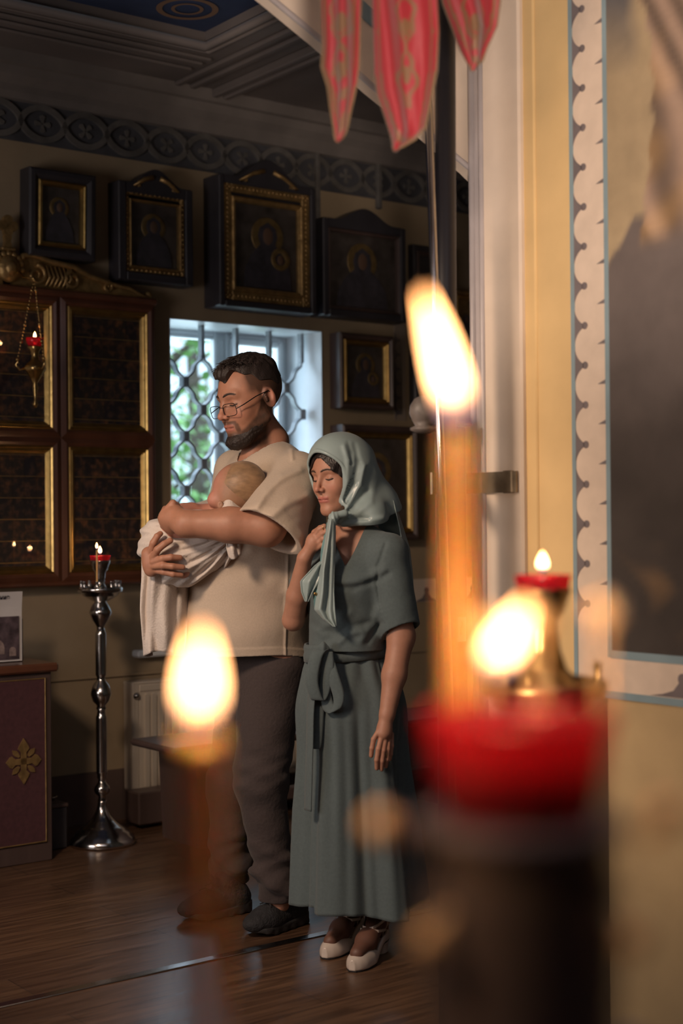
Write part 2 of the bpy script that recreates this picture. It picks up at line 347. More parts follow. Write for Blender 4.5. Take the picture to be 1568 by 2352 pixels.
for i in range(-2, 14):
    c0 = vk-i*.2; pl_ = [(-.1, 0), (.1, 0), (.06, .008), (.03, .018), (.012, .036), (.012, .04)]
    pts = [(-.1, 0), (.1, 0), (.06, .006), (.028, .016), (.012, .034)]+[(.014*math.cos(a), .045+.014*math.sin(a)) for a in [math.radians(x) for x in range(-40, 221, 20)]]+[(-.012, .034), (-.028, .016), (-.06, .006)]
    if c0+.1 < v1380: 
        m2 = MB().prism(pts, 0, .0015); mb.add([(X-.004-y, c0+x, .902+z) for x, y, z in m2.v], m2.f)
struct(mb, 'trim_21', M_scal)
# fresco: pigment colours and one painted-in shadow, on a dense grid
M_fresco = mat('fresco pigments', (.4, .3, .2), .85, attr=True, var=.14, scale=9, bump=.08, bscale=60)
nv, nh = 150, 150; va, vb_ = v1380-.002, v1380-1.5
H0, H1 = zlow+.01, CH
gv = np.linspace(va, vb_, nv); gh = np.linspace(H0, H1, nh); GV, GH = np.meshgrid(gv, gh, indexing='ij')
s_ = va-GV
def nz2(x, y, f, seed=0): return np.sin(x*f+seed+1.7*np.sin(y*f*.7+seed*2))*np.cos(y*f*.9+seed*.5+1.3*np.sin(x*f*.6))
col = np.zeros((nv, nh, 3)); sky = np.array([.36, .27, .16]); hill = np.array([.125, .10, .09]); dark = np.array([.055, .043, .036]); robe = np.array([.24, .165, .12])
hillz = 1.96+.10*np.clip(s_/.09, 0, 1)-.25*np.clip((s_-.3), 0, 2)+.01*nz2(s_, s_, 30)
k = np.clip((hillz-GH)/.02+.5, 0, 1)[..., None]; col[:] = sky*(1-k)+hill*k
k = np.clip((1.75-GH+.05*nz2(s_, GH, 14))/.35, 0, 1)[..., None]; col = col*(1-k)+dark*k
k = (np.clip(nz2(s_, GH, 25, 2), 0, 1)*np.clip((1.28-GH)/.1, 0, 1)*np.clip((GH-1.02)/.1, 0, 1))[..., None]; col = col*(1-.7*k)+np.array([.2, .12, .06])*.7*k
k = (np.clip((GH-2.42+.25*s_)/.22, 0, 1)*np.clip((.11-s_+.02*nz2(s_, GH, 20, 3))/.05, 0, 1))[..., None]; col = col*(1-k)+np.array([.085, .085, .095])*k  # shadow at the top-left corner, painted into the fresco as dark slate
edge = .085+.06*np.sin((GH-2.05)*5.2)+.012*nz2(s_, GH, 40, 4)+.1*np.clip(2.3-GH, 0, 1)
k = (np.clip((s_-edge)/.012, 0, 1)*np.clip((GH-1.98)/.05, 0, 1))[..., None]
fold = .5+.5*np.sin((s_*55+(GH-2.4)*24)+2.2*np.sin(GH*9+s_*12))
rc_ = robe*(0.55+.9*fold[..., None])+np.array([.10, .05, 0])*np.clip(nz2(s_, GH, 18, 1), 0, 1)[..., None]
col = col*(1-k)+rc_*k
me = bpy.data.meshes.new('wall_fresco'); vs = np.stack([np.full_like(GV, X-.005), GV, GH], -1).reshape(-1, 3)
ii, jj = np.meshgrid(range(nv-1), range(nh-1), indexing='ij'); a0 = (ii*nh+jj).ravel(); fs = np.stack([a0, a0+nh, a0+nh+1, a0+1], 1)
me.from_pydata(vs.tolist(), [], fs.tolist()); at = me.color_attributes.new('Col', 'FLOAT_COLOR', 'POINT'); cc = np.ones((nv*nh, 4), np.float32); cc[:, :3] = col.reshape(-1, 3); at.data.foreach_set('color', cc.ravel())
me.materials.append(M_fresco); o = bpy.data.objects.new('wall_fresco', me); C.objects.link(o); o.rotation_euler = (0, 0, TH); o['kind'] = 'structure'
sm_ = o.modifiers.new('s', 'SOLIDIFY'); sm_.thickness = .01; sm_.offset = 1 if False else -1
# back wall scallop border right of the icons
bh = PR(965, 1330, v=BV).z; bu = PR(930, 1330, v=BV).x
struct(MB().box((bu, BV-.004, bh-.12), (6.1, BV, bh)), 'trim_22', M_cream)
mb = MB()
for i in range(8):
    c0 = PR(978, 1350, v=BV).x+.16*i
    mb.prism([(c0+x, bh-.118+z) for x, z in [(-.08, 0), (.08, 0), (.03, .02), (.012, .045)]+[(.016*math.cos(a), .058+.016*math.sin(a)) for a in [math.radians(q) for q in range(-40, 221, 20)]]+[(-.012, .045), (-.03, .02)]], BV-.006, BV-.003)
struct(mb, 'trim_23', M_scal)
us = PR(905, 850, v=BV).x; z0_ = PR(905, 965, v=BV).z; z1_ = PR(905, 740, v=BV).z
struct(MB().box((us, BV-.004, z0_), (us+.075, BV, z1_)), 'trim_24', mat('dim border paint', (.30, .24, .19), .8))
mb = MB()
for p in scallops(.075, z0_+.04, int((z1_-z0_)/.075), .07, ball=.007): mb.prism([(us+s, z) for s, z in p], BV-.006, BV-.003)
struct(mb, 'trim_25', M_scal)
# conduits down the back wall
for nm, px, ya, yb, r in (('trim_26', 727, 330, 730, .012), ('trim_27', 868, 310, 480, .014)):
    a = PR(px, ya, v=BV-.015); b_ = PR(px, yb, v=BV-.015); struct(MB().box((a.x-r, BV-.03, b_.z), (a.x+r, BV, ft+.02), .004), nm, M_frl)
# window frame, sashes, panes, sill
gv0 = BV+D; gx = [PR(x, 900, v=gv0).x for x in (487, 523, 612, 632, 667)]
zt1 = PR(440, 769, v=gv0).z; zt2 = PR(560, 797, v=gv0).z
mb = MB(); l0 = wl; r0 = wr; f = .045
def frame(mb, x0, z0, x1, z1, w_, ya, yb, bev=.006):
    mb.box((x0, ya, z0), (x0+w_, yb, z1), bev); mb.box((x1-w_, ya, z0), (x1, yb, z1), bev); mb.box((x0+w_, ya, z0), (x1-w_, yb, z0+w_), bev); mb.box((x0+w_, ya, z1-w_), (x1-w_, yb, z1), bev)
frame(mb, l0, wb, r0, wt, .04, gv0-.01, gv0+.06)
wo = struct(mb, 'window_1', M_white)
mb = MB(); frame(mb, l0+.04, wb+.04, gx[0]+.035, zt1+.03, .03, gv0-.02, gv0+.03, .008); mb.box((l0+.03, gv0, zt1+.02), (r0-.03, gv0+.03, wt-.03)); mb.obj('window_sash', M_white, wo)
mb = MB(); mb.box((gx[0]+.03, gv0-.015, wb+.04), (gx[1]-.02, gv0+.04, wt-.03), .01); mb.obj('mullion', M_white, wo)
mb = MB(); frame(mb, gx[1]-.022, wb+.04, r0-.04, zt2+.06, .026, gv0-.02, gv0+.02, .006); frame(mb, gx[1], wb+.06, gx[3]+.03, zt2+.034, .03, gv0-.035, gv0+.01, .008); mb.box((gx[1]-.02, gv0+.005, zt2+.05), (r0-.03, gv0+.04, wt-.03)); mb.box((gx[3]+.02, gv0, wb+.05), (r0-.04, gv0+.03, zt2+.05))
mb.obj('window_sash', M_white, wo)
gm = bpy.data.materials.new('clear window glass'); gm.use_nodes = True; t = gm.node_tree; t.nodes.remove(t.nodes['Principled BSDF'])
def thin_glass(m, rough=0.02, tint=(1, 1, 1), boost=1.0):
    t = m.node_tree; out = t.nodes['Material Output']
    tr = t.nodes.new('ShaderNodeBsdfTransparent'); tr.inputs[0].default_value = (*tint, 1); gl = t.nodes.new('ShaderNodeBsdfGlossy'); gl.inputs['Roughness'].default_value = rough
    lw = t.nodes.new('ShaderNodeLayerWeight'); pw = t.nodes.new('ShaderNodeMath'); pw.operation = 'POWER'; pw.inputs[1].default_value = 4.0; mr = t.nodes.new('ShaderNodeMapRange'); mr.inputs[3].default_value = .045*boost; mr.inputs[4].default_value = .8; ms = t.nodes.new('ShaderNodeMixShader')
    t.links.new(lw.outputs['Facing'], pw.inputs[0]); t.links.new(pw.outputs[0], mr.inputs[0])
    t.links.new(mr.outputs[0], ms.inputs[0]); t.links.new(tr.outputs[0], ms.inputs[1]); t.links.new(gl.outputs[0], ms.inputs[2]); t.links.new(ms.outputs[0], out.inputs[0])
thin_glass(gm)
MB().box((l0+.05, gv0+.01, wb+.05), (gx[0]+.02, gv0+.014, zt1+.02)).obj('pane', gm, wo)
MB().box((gx[1]+.01, gv0-.01, wb+.08), (gx[3]+.02, gv0-.006, zt2+.02)).obj('pane', gm, wo)
sp = PR(316, 1500, v=BV-.05)
mb = MB(); mb.box((sp.x, BV-.055, wb-.03), (wr+.17, BV+.30, wb+.004), .008); mb.obj('window_sill', M_white, wo)
# iron lattice in the recess
gy = BV+.12; gc = [PR(x, 760, v=gy).x for x in (462, 540, 617, 690)]; pt = (gc[3]-gc[0])/3; h2 = pt/2
zn = PR(462, 818, v=gy).z; per = .262*.985
lat = thing('window_grille', 'grey ogee-lattice iron grille set in the window recess', 'grille', R2W(gc[0], gy, wb), TH)
mb = MB()
kmin = -4; kmax = 8
for k in range(kmin, kmax):          # node columns at x = k*h2 ; even columns nodes at zn - n*per, odd at zn - per/2 - n*per
    xk = k*h2
    if gc[0]+xk < wl+.0 or gc[0]+xk+h2 > wr: 
        if gc[0]+xk+h2 > wr or gc[0]+xk < wl-.01: continue
    pts = []; zz = zn; n = 12
    start_even = (k % 2 == 0)
    nz_ = 0; z = zn
    # phase 0 at even node heights: strip touches even column; phase .5 touches odd
    for i in range(int((zn-wb)/per*2*n)+1):
        ph = i/n; seg = int(ph); tt = ph-seg
        tt2 = min(max((tt-.15)/.70, 0), 1); w_ = 2*tt2-1; sx_ = .5+.5*math.copysign(abs(w_)**1.75, w_)
        at_even = (seg % 2 == 0); pos = sx_ if at_even else 1-sx_        # 0 = at even column
        off = pos if start_even else 1-pos
        inset = .007; x = xk+inset+off*(h2-2*inset)
        pts.append((x, 0, zn-wb-ph*per/2))
    mb.strip(pts, (0, 1, 0), .036, .009)
mb.obj('lattice_bars', M_iron, lat)
for k in range(kmin, kmax+1):
    xk = k*h2
    if gc[0]+xk < wl+.01 or gc[0]+xk > wr-.008: continue
    if k % 2 == 0: MB().box((xk-.009, -.018, zn-wb), (xk+.009, .018, wt-wb), .003).obj('upright_bar', M_iron, lat)
    z = zn-(0 if k % 2 == 0 else per/2)
    while z > wb+.03:
        if not (k % 2 == 0 and abs(z-zn) < .01): MB().box((xk-.017, -.022, z-wb-.026), (xk+.017, .022, z-wb+.026), .004).obj('collar', M_iron, lat)
        z -= per
# outdoors: lawn, trees
struct(MB().box((-6, 6.3, -.6), (30, 45, -.5)), 'ground', mat('lawn', (.12, .22, .05), .9, var=.3, scale=3))
M_bark = mat('tree bark', (.12, .09, .07), .9, var=.3, scale=12); 
M_leafs = [mat('leaf green', (.25, .46, .16), .6, var=.35, scale=1.2), mat('pale leaf green', (.42, .60, .28), .6, var=.3, scale=1.2)]
def tree(u, v, h, r, seed, lab, m):
    q = random.Random(seed); t_ = thing('birch_tree' if r < 2 else 'leafy_tree', lab, 'tree', R2W(u, v, -.5), 0, 'trees outside the window')
    mb = MB(); mb.tube([(0, 0, 0), (.05, .03, h*.4), (-.05, 0, h*.75), (0, .05, h)], [.16, .13, .09, .03], 10)
    for i in range(9):
        a = q.random()*6.28; z = h*(.25+.6*q.random()); mb.tube([(0, 0, z), (math.cos(a)*r*.4, math.sin(a)*r*.4, z+.4), (math.cos(a)*r*.8, math.sin(a)*r*.8, z+.5)], [.05, .03, .012], 6)
    mb.obj('trunk', M_bark, t_)
    mb = MB(); vs = []; fs = []
    for c_ in range(42):
        a = q.random()*6.28; rr_ = r*math.sqrt(q.random()); z = h*(.08+.95*q.random()); cx, cy, cz = rr_*math.cos(a), rr_*math.sin(a), z
        for _ in range(26):
            x, y, zz = cx+q.gauss(0, .22), cy+q.gauss(0, .22), cz-abs(q.gauss(0, .5)); s = .05+.05*q.random(); a1 = q.random()*6.28; tl = q.random()*2-1
            d1 = Vector((math.cos(a1), math.sin(a1), tl)).normalized()*s; d2 = Vector((-math.sin(a1), math.cos(a1), -.8)).normalized()*s*.5; p = Vector((x, y, zz)); k = len(vs)
            vs += [p-d1, p-d2, p+d1, p+d2]; fs.append((k, k+1, k+2, k+3))
    mb.add(vs, fs).obj('foliage', m, t_)
tree(7.2, 12.5, 6, 1.0, 3, 'tall drooping tree seen through the left window pane', M_leafs[0])
tree(12.9, 21.0, 7, 1.7, 5, 'pale green tree further off between the panes', M_leafs[1])
tree(9.6, 16.5, 7, 1.5, 9, 'dense green tree at the far left of the window view', M_leafs[0])
tree(16.6, 26.5, 5, 2.2, 12, 'low pale tree behind the right window pane', M_leafs[1])
# ================================================================== FURNISHINGS
M_red_glass = mat('ruby glass', (.75, .01, .05), .08, trans=.0, spec=.9, sub=0); 
def ruby():
    m = bpy.data.materials.new('ruby lamp glass'); m.use_nodes = True; t = m.node_tree; t.nodes.remove(t.nodes['Principled BSDF']); out = t.nodes['Material Output']
    tr = t.nodes.new('ShaderNodeBsdfTransparent'); tr.inputs[0].default_value = (.70, .09, .13, 1); tl = t.nodes.new('ShaderNodeBsdfTranslucent'); tl.inputs[0].default_value = (.62, .08, .12, 1)
    df = t.nodes.new('ShaderNodeBsdfDiffuse'); df.inputs[0].default_value = (.42, .035, .06, 1); gl = t.nodes.new('ShaderNodeBsdfGlossy'); gl.inputs[0].default_value = (1, .35, .4, 1); gl.inputs['Roughness'].default_value = .12
    a = t.nodes.new('ShaderNodeMixShader'); a.inputs[0].default_value = .55; b = t.nodes.new('ShaderNodeMixShader'); b.inputs[0].default_value = .35; c = t.nodes.new('ShaderNodeMixShader'); c.inputs[0].default_value = .12
    L = t.links.new; L(tr.outputs[0], a.inputs[1]); L(tl.outputs[0], a.inputs[2]); L(a.outputs[0], b.inputs[1]); L(df.outputs[0], b.inputs[2]); L(b.outputs[0], c.inputs[1]); L(gl.outputs[0], c.inputs[2]); L(c.outputs[0], out.inputs[0]); return m
M_ruby = ruby()
M_wax = mat('honey beeswax', (.86, .46, .17), .45, sub=.6, subr=(1.0, .35, .08)); M_wick = mat('charred wick', (.03, .02, .02), .9)
M_oil = mat('lamp oil', (.45, .03, .03), .15)
def flame_mat(strength):
    m = bpy.data.materials.new('candle flame %d' % strength); m.use_nodes = True; t = m.node_tree; t.nodes.remove(t.nodes['Principled BSDF']); out = t.nodes['Material Output']
    tc = t.nodes.new('ShaderNodeTexCoord'); sp = t.nodes.new('ShaderNodeSeparateXYZ'); r = t.nodes.new('ShaderNodeValToRGB'); em = t.nodes.new('ShaderNodeEmission')
    t.links.new(tc.outputs['Generated'], sp.inputs[0]); t.links.new(sp.outputs['Z'], r.inputs[0]); t.links.new(r.outputs[0], em.inputs[0]); t.links.new(em.outputs[0], out.inputs[0])
    e = r.color_ramp.elements; e[0].position = 0; e[0].color = (.004, .006, .03, 1); e[1].position = .16; e[1].color = (.10, .05, .04, 1); n = e.new(.30); n.color = (1, .47, .19, 1); n = e.new(1); n.color = (1, .42, .14, 1)
    em.inputs[1].default_value = strength; return m
M_flame = flame_mat(20); M_flame_far = flame_mat(22)
def flame(parent, loc, h, r, lean=(0, 0), m=None, e=1.0, kids=True, tw=0):
    mb = MB(); prof = [(.02, 0), (.55, .06), (.82, .14), (.97, .26), (1, .36), (.93, .5), (.74, .66), (.48, .8), (.2, .93), (.02, 1)]
    mb.lathe([(a*r, b*h) for a, b in prof], n=20)
    mb.v = [(x+lean[0]*(z/h)**1.4, y+lean[1]*(z/h)**1.4, z) for x, y, z in mb.v]
    o = mb.obj('flame', m or M_flame, parent, loc)
    if e > 0:
        l = bpy.data.lights.new('flame_light', 'POINT'); l.energy = e; l.color = (1, .58, .26); l.shadow_soft_size = r*1.2
        lo = bpy.data.objects.new('flame_light', l); C.objects.link(lo); lo.parent = parent; lo.location = (loc[0]+lean[0]*.3, loc[1]+lean[1]*.3, loc[2]+h*.55)
    return o
def cyl(a, b, r): return MB().lathe([(r, a), (r, b)], n=20)
M_bright = mat('bright brass bead', (.95, .66, .38), .45, .2)
# ---- candle stand: model of the three stands
def stand(name, label, loc, metal, tray_r=.095, cup_z=1.16, sockets=8, drop=.095, rz=0, detail=1, ring2=0, lit=True, fm=None, fe=.4, cupflame=(.032, .007), lean=(0, 0), soff=0.0):
    t_ = thing(name, label, 'candle stand', loc, rz)
    ct = cup_z; tz = cup_z-.05-drop     # tray height
    # base
    MB().lathe([(.002, .0), (.135, .0), (.137, .012), (.130, .03), (.118, .04), (.114, .05), (.098, .058), (.094, .066), (.075, .078), (.050, .10), (.033, .12), (.022, .145), (.016, .17), (.020, .18)], n=48).obj('base', metal, t_)
    s = (tz-.18)
    def q(f): return .18+s*f
    pf = [(.016, q(0)), (.014, q(.02)), (.028, q(.035)), (.033, q(.05)), (.030, q(.068)), (.017, q(.085)), (.014, q(.10)), (.020, q(.11)), (.0185, q(.125)), (.0225, q(.13)), (.0225, q(.40)), (.018, q(.41)), (.016, q(.43)), (.022, q(.44))]
    MB().lathe(pf, n=32).obj('lower_column', metal, t_)
    pf = [(.020, q(.44)), (.018, q(.455)), (.034, q(.475)), (.041, q(.50)), (.043, q(.512)), (.041, q(.524)), (.034, q(.55)), (.018, q(.575)), (.017, q(.59)), (.0225, q(.60)), (.0225, q(.80)), (.018, q(.81)), (.016, q(.825))]
    MB().lathe(pf, n=32).obj('upper_column', metal, t_)
    pf = [(.016, q(.825)), (.020, q(.84)), (.034, q(.862)), (.043, q(.888)), (.047, q(.90)), (.043, q(.912)), (.034, q(.935)), (.020, q(.955)), (.018, q(.97)), (.022, q(.98)), (.030, q(1.0))]
    MB().lathe(pf, n=32).obj('knop', metal, t_)
    R = tray_r
    MB().lathe([(.02, tz-.045), (R*.45, tz-.035), (R*.78, tz-.018), (R*.86, tz-.004), (R, tz), (R*1.0, tz+.016), (R*.96, tz+.018), (R*.93, tz+.008), (.03, tz+.004)], n=48).obj('tray', metal, t_)
    hz = ct-.045; gs = 1.0
    if detail > 1: gs = 1.18; hz = ct-.050*gs
    hr = .037
    if detail > 1: MB().lathe([(.05, tz), (.052, tz+.02), (.040, tz+.035), (.036, tz+.06), (.043, tz+.09), (.046, hz-.03), (.040, hz-.012), (.050, hz-.004), (.050, hz), (.03, hz+.002)], n=40).obj('lamp_holder', metal, t_)
    else: MB().lathe([(.028, tz), (.030, tz+.012), (.018, tz+.028), (.014, tz+.034), (.018, tz+.045), (hr*.58, tz+.06), (hr*.62, hz-.02), (hr*.85, hz-.008), (hr*1.02, hz+.012), (hr*1.16, hz+.026), (hr*1.15, hz+.029), (hr*1.0, hz+.022), (hr*.7, hz+.001)], n=40).obj('lamp_holder', metal, t_)
    MB().lathe([(.02, hz-.006), (.030, hz-.002), (.036, hz+.010), (.0385, hz+.03), (.041, hz+.044), (.043, hz+.049), (.041, hz+.050), (.038, hz+.045), (.035, hz+.028), (.02, hz+.004)], n=40, lobes=(12, .045)).obj('lamp_glass', M_ruby, t_)
    if detail > 1: lg = t_.children[-1]; lg.scale = (1.5, 1.5, gs); lg.location.z = hz*(1-gs)
    MB().lathe([(.002, hz+.024), (.034, hz+.024), (.034, hz+.0245), (.002, hz+.0245)], n=28).obj('oil', M_oil, t_)
    MB().tube([(0, 0, hz+.02), (0, 0, hz+.052), (.002, 0, hz+.058)], .0022, 8).obj('wick', M_wick, t_)
    if lit: flame(t_, (-.010 if detail > 1 else 0, 0, hz+.056*gs+(.004 if detail > 1 else 0)), cupflame[0], cupflame[1], lean, fm or M_flame_far, fe)
    for ring, (rr, n) in enumerate(((R*.86, sockets), (R*.5, ring2))):
        for i in range(n):
            a = 2*math.pi*(i+.5*ring)/n+soff; sk = MB().lathe([(.010, 0), (.011, .004), (.006, .008), (.0065, .034), (.0082, .037), (.0075, .038), (.0045, .030)], n=16)
            sk.obj('candle_socket', metal, t_, (rr*math.cos(a), rr*math.sin(a), tz+.006))
    if detail > 1:      # pierced crown with small beads round the lamp
        for a, rr_, zz_ in ((-155, .072, .004), (-32, .072, .010), (98, .060, .086), (74, .060, .088), (40, .062, .094), (-140, .058, -.045), (-38, .058, -.046)):
            a = math.radians(a); zz_ += hz; MB().tube([((rr_-.012)*math.cos(a), (rr_-.012)*math.sin(a), min(hz-.003, zz_+.01)), (rr_*math.cos(a), rr_*math.sin(a), (hz+zz_)/2 if zz_ > hz else zz_), (rr_*math.cos(a), rr_*math.sin(a), zz_)], [.003, .002, .002], 8).ellipsoid((rr_*math.cos(a), rr_*math.sin(a), zz_), (.0075,)*3, 16, 12).obj('crown_tip', M_bright, t_)
    return t_, tz
bp = PR(235, 1938, h=0); wp = R2W(bp.x, bp.y)
st1, tz1 = stand('candle_stand', 'tall polished steel candle stand between the red desk and the window', (wp.x, wp.y, 0), M_steel, tray_r=.092, cup_z=P(235, 1278, wp.y).z, fe=.5)
cp = P(243, 1290, wp.y-.05)
def candle(lab, loc, h, r, fh, fr, lean=(0, 0), e=.5, m=None, tilt=(0, 0)):
    c = thing('candle', lab, 'candle', loc); c.rotation_euler = (tilt[0], tilt[1], 0)
    MB().lathe([(r*.9, 0), (r, .003), (r*.94, h-.006), (r*.8, h-.001), (r*.3, h-.003)], n=20).obj('wax', M_wax, c)
    MB().tube([(0, 0, h-.004), (0, 0, h+.005), (.001, 0, h+.010)], .0009+r*.06, 6).obj('wick', M_wick, c)
    flame(c, (0, 0, h+.003), fh, fr, lean, m or M_flame, e); return c
cz = P(243, 1270, wp.y).z
a_ = 2*math.pi*6/8; sl = .092*.86
cl = P(243, 1262, wp.y-.07); ang = 2*math.pi*6/8
candle('thin lit candle burning on the tray of the steel stand', (wp.x+sl*math.cos(ang)+.0, wp.y+sl*math.sin(ang), tz1+.012), P(243, 1262, wp.y-.07).z-tz1-.012, .0036, .026, .0045, e=.5, m=M_flame_far)
# brass lamp stand by the fresco wall
bq = P(1246, 1340, 2.25)
stand('brass_candle_stand', 'brass stand with a small ruby lamp in front of the fresco wall', (bq.x, bq.y, 0), M_brass, tray_r=.098, drop=.125, cup_z=P(1246, 1328, 2.25).z, sockets=3, fe=1.2, cupflame=(.030, .0085), fm=M_flame, soff=.1)
# the large conical skirt of that stand's top
tzb = P(1246, 1328, 2.25).z-.05-.125
o = MB().lathe([(.022, tzb+.10), (.026, tzb+.065), (.036, tzb+.035), (.060, tzb+.012), (.078, tzb-.004), (.080, tzb-.010)], n=40).obj('drip_skirt', M_brass, bpy.data.objects['brass_candle_stand'])
# foreground stand
fq = P(1190, 1590, .68); cz = fq.z
st3, tz3 = stand('ruby_lamp_stand', 'out of focus dark candle stand with a large ruby lamp, nearest the viewer', (fq.x, fq.y, 0), mat('dark bronze', (.17, .14, .15), .45, .2, var=.2, scale=20), tray_r=.178, cup_z=cz, sockets=14, detail=2, ring2=0, drop=.20, fe=1.2, lean=(.014, 0), cupflame=(.030, .0068), fm=M_flame, soff=.15)
ct = P(1040, 985, .755); c1 = candle('taller blurred beeswax candle rising behind the large ruby lamp', (P(1040, 1700, .755).x+.003, .755, tz3+.012), ct.z-tz3-.012, .0078, .068, .0068, lean=(-.016, 0), e=1.7)
ct = P(464, 1672, .60); candle('lower blurred beeswax candle in front of the couple, left', (ct.x-.001, .60, tz3+.012), ct.z-tz3-.012, .0078, .036, .0056, lean=(.001, .0), e=1.7)
# ---- red desk with cross
dp = PR(121, 1975, h=0); du, dv = dp.x, dp.y; dh = PR(127, 1522, v=dv-.02).z
dk = thing('lectern_cabinet', 'dark wooden church desk with burgundy front panel and gold cross', 'desk', R2W(du, dv, 0), TH)
W = .72; Dp = BV-.02-dv
MB().box((-W, .0, 0), (0, Dp, dh-.035), .004).obj('body', M_dwood, dk)
MB().box((-W-.02, -.025, dh-.035), (.022, Dp, dh), .008).obj('top', M_rwood, dk)
# front panel
a = PR(103, 1556, v=dv); b2 = PR(106, 1932, v=dv); px1 = a.x-du; zt, zb2 = a.z, b2.z
MB().box((-W-px1-.02, -.006, zb2), (px1, .002, zt)).obj('front_panel', M_redcloth, dk)
mb = MB(); frame(mb, -W-px1-.02, zb2, px1, zt, .0045, -.009, -.004, .001); mb.obj('gold_line', M_dgold, dk)
cc_ = PR(52, 1748, v=dv); cx = cc_.x-du; czz = cc_.z; s = .078
mb = MB()
for q in range(4):
    a_ = q*math.pi/2; dx, dz = math.cos(a_), math.sin(a_); L_ = 1.15 if q % 2 else .95
    shp = [(0, .16), (.45, .14), (.62, .30), (.74, .26), (1.0*L_, 0), (.74, -.26), (.62, -.30), (.45, -.14), (0, -.16)]
    mb.prism([(cx+s*(dx*a-dz*b), czz+s*(dz*a+dx*b)) for a, b in shp], -.012, -.005)
    a_ += math.pi/4; dx, dz = math.cos(a_), math.sin(a_)
    shp = [(.34, .05), (.55, .13), (.68, .12), (.86, 0), (.68, -.12), (.55, -.13), (.34, -.05)]
    mb.prism([(cx+s*(dx*a-dz*b), czz+s*(dz*a+dx*b)) for a, b in shp], -.012, -.005)
mb.obj('cross', M_dgold, dk)
# printed poster on a stand on the desk
pa = PR(68, 1360, v=dv+.10); ph = PR(30, 1515, v=dv+.10).z
po_ = thing('notice_board', 'small printed notice with a photograph propped on the desk', 'notice', R2W(pa.x-.02, dv+.11, dh), TH)
hh = pa.z-dh
MB().box((-.26, .01, 0), (.0, .03, hh*.62), .003).obj('backing', M_dwood, po_)
mb = MB(); n = 14; vs = []
for i in range(n+1):
    z = hh*(i/n)
    for x in (-.28, -.008): vs.append((x, .004-.012*max(0, i/n-.75)**1.2*4, .004+z))
vs += [(x, y+.0015, z) for x, y, z in vs]; k = 2*(n+1)
fs = [(2*i, 2*i+1, 2*i+3, 2*i+2) for i in range(n)]+[(k+2*i+2, k+2*i+3, k+2*i+1, k+2*i) for i in range(n)]+[(2*i+1, k+2*i+1, k+2*i+3, 2*i+3) for i in range(n)]
mb.add(vs, fs); mb.obj('paper_sheet', M_paper, po_)
Mph = mat('printed photograph', (.10, .07, .08), .5, var=.8, scale=22)
MB().box((-.27, -.0005, .012), (-.022, .003, hh*.66)).obj('photograph', Mph, po_)
mb = MB()
for cx_, cz_, w_, h_ in ((-.12, .035, .035, .06), (-.05, .025, .014, .055)):
    pts = [(cx_-w_, cz_)]+[(cx_+w_*math.cos(a), cz_+h_*.4+w_*math.sin(a)) for a in [math.pi-math.pi*i/10 for i in range(11)]]+[(cx_+w_, cz_)]
    mb.prism(pts[::-1], -.0012, .0)
mb.obj('printed_arch', mat('pale print ink', (.30, .22, .20), .6, var=.4, scale=40), po_)
def text(s, size, m, parent, loc, rot=(math.pi/2, 0, 0), name='lettering', align='LEFT', ext=.0004, bold=0):
    c = bpy.data.curves.new(name, 'FONT'); c.body = s; c.size = size; c.extrude = ext; c.align_x = align; c.offset = bold
    o = bpy.data.objects.new(name, c); C.objects.link(o); bpy.context.view_layer.update()
    me = bpy.data.meshes.new_from_object(o.evaluated_get(bpy.context.evaluated_depsgraph_get())); bpy.data.objects.remove(o)
    me.materials.clear(); me.materials.append(m); o = bpy.data.objects.new(name, me); C.objects.link(o); o.parent = parent; o.location = loc; o.rotation_euler = rot; return o
for i, (s_, sz) in enumerate((('Пожертвование', .030), ('на благоустройство', .020), ('Святого храма', .025), ('и нужды прихожан', .019))):
    text(s_, sz*.8, M_ink, po_, (-.265 if i != 0 else -.25, -.001-.001*max(0, 3-i), hh*.70+hh*.265*(3-i)/3*.80), bold=.0003)
# little metal chest with a bowl between desk and stand
cb = PR(165, 1952, h=0)
bx = thing('collection_box', 'small dark chest with a shiny metal dish on the floor beside the desk', 'box', R2W(du+.026, dv+.15, 0), TH)
MB().box((0, 0, 0), (.115, .2, .17), .006).obj('chest', M_black, bx); MB().box((-.004, -.004, .17), (.119, .204, .185), .004).obj('lid', M_dwood, bx)
dsh = MB().lathe([(.012, 0), (.03, .004), (.045, .018), (.048, .022), (.046, .024), (.03, .010), (.01, .006)], n=28).obj('metal_dish', M_steel, None, tuple(R2W(du+.084, dv+.23, .185))); dsh['label'] = 'shiny metal dish lying on the small dark chest'; dsh['category'] = 'dish'
# ---- radiator
ra = PR(304, 1568, v=BV-.11); rb = PR(312, 1829, v=BV-.11); rr_ = PR(706, 1540, v=BV-.11)
rd = thing('radiator', 'cream ribbed panel radiator mounted under the window', 'radiator', R2W(ra.x, BV-.11, rb.z), TH)
Wd = rr_.x-ra.x+.06; Hh = ra.z-rb.z
MB().box((0, .0, .02), (.035, .085, Hh-.005), .006).obj('side_cover', M_rad, rd); MB().box((Wd-.03, .0, .02), (Wd, .085, Hh-.005), .006).obj('side_cover', M_rad, rd)
mb = MB(); mb.box((.034, .005, 0), (Wd-.028, .02, Hh-.012), .004)
nr = int((Wd-.11)/.036); 
for i in range(nr): x = .062+i*.036; mb.prism([(x, .04), (x+.006, .034), (x+.016, .034), (x+.022, .04), (x+.022, Hh-.06), (x+.016, Hh-.054), (x+.006, Hh-.054), (x, Hh-.06)], -.004, .008)
mb.box((.034, .0, Hh-.045), (Wd-.028, .012, Hh-.012), .004); mb.box((.034, .0, 0), (Wd-.028, .012, .03), .004)
mb.obj('front_panel', M_rad, rd)
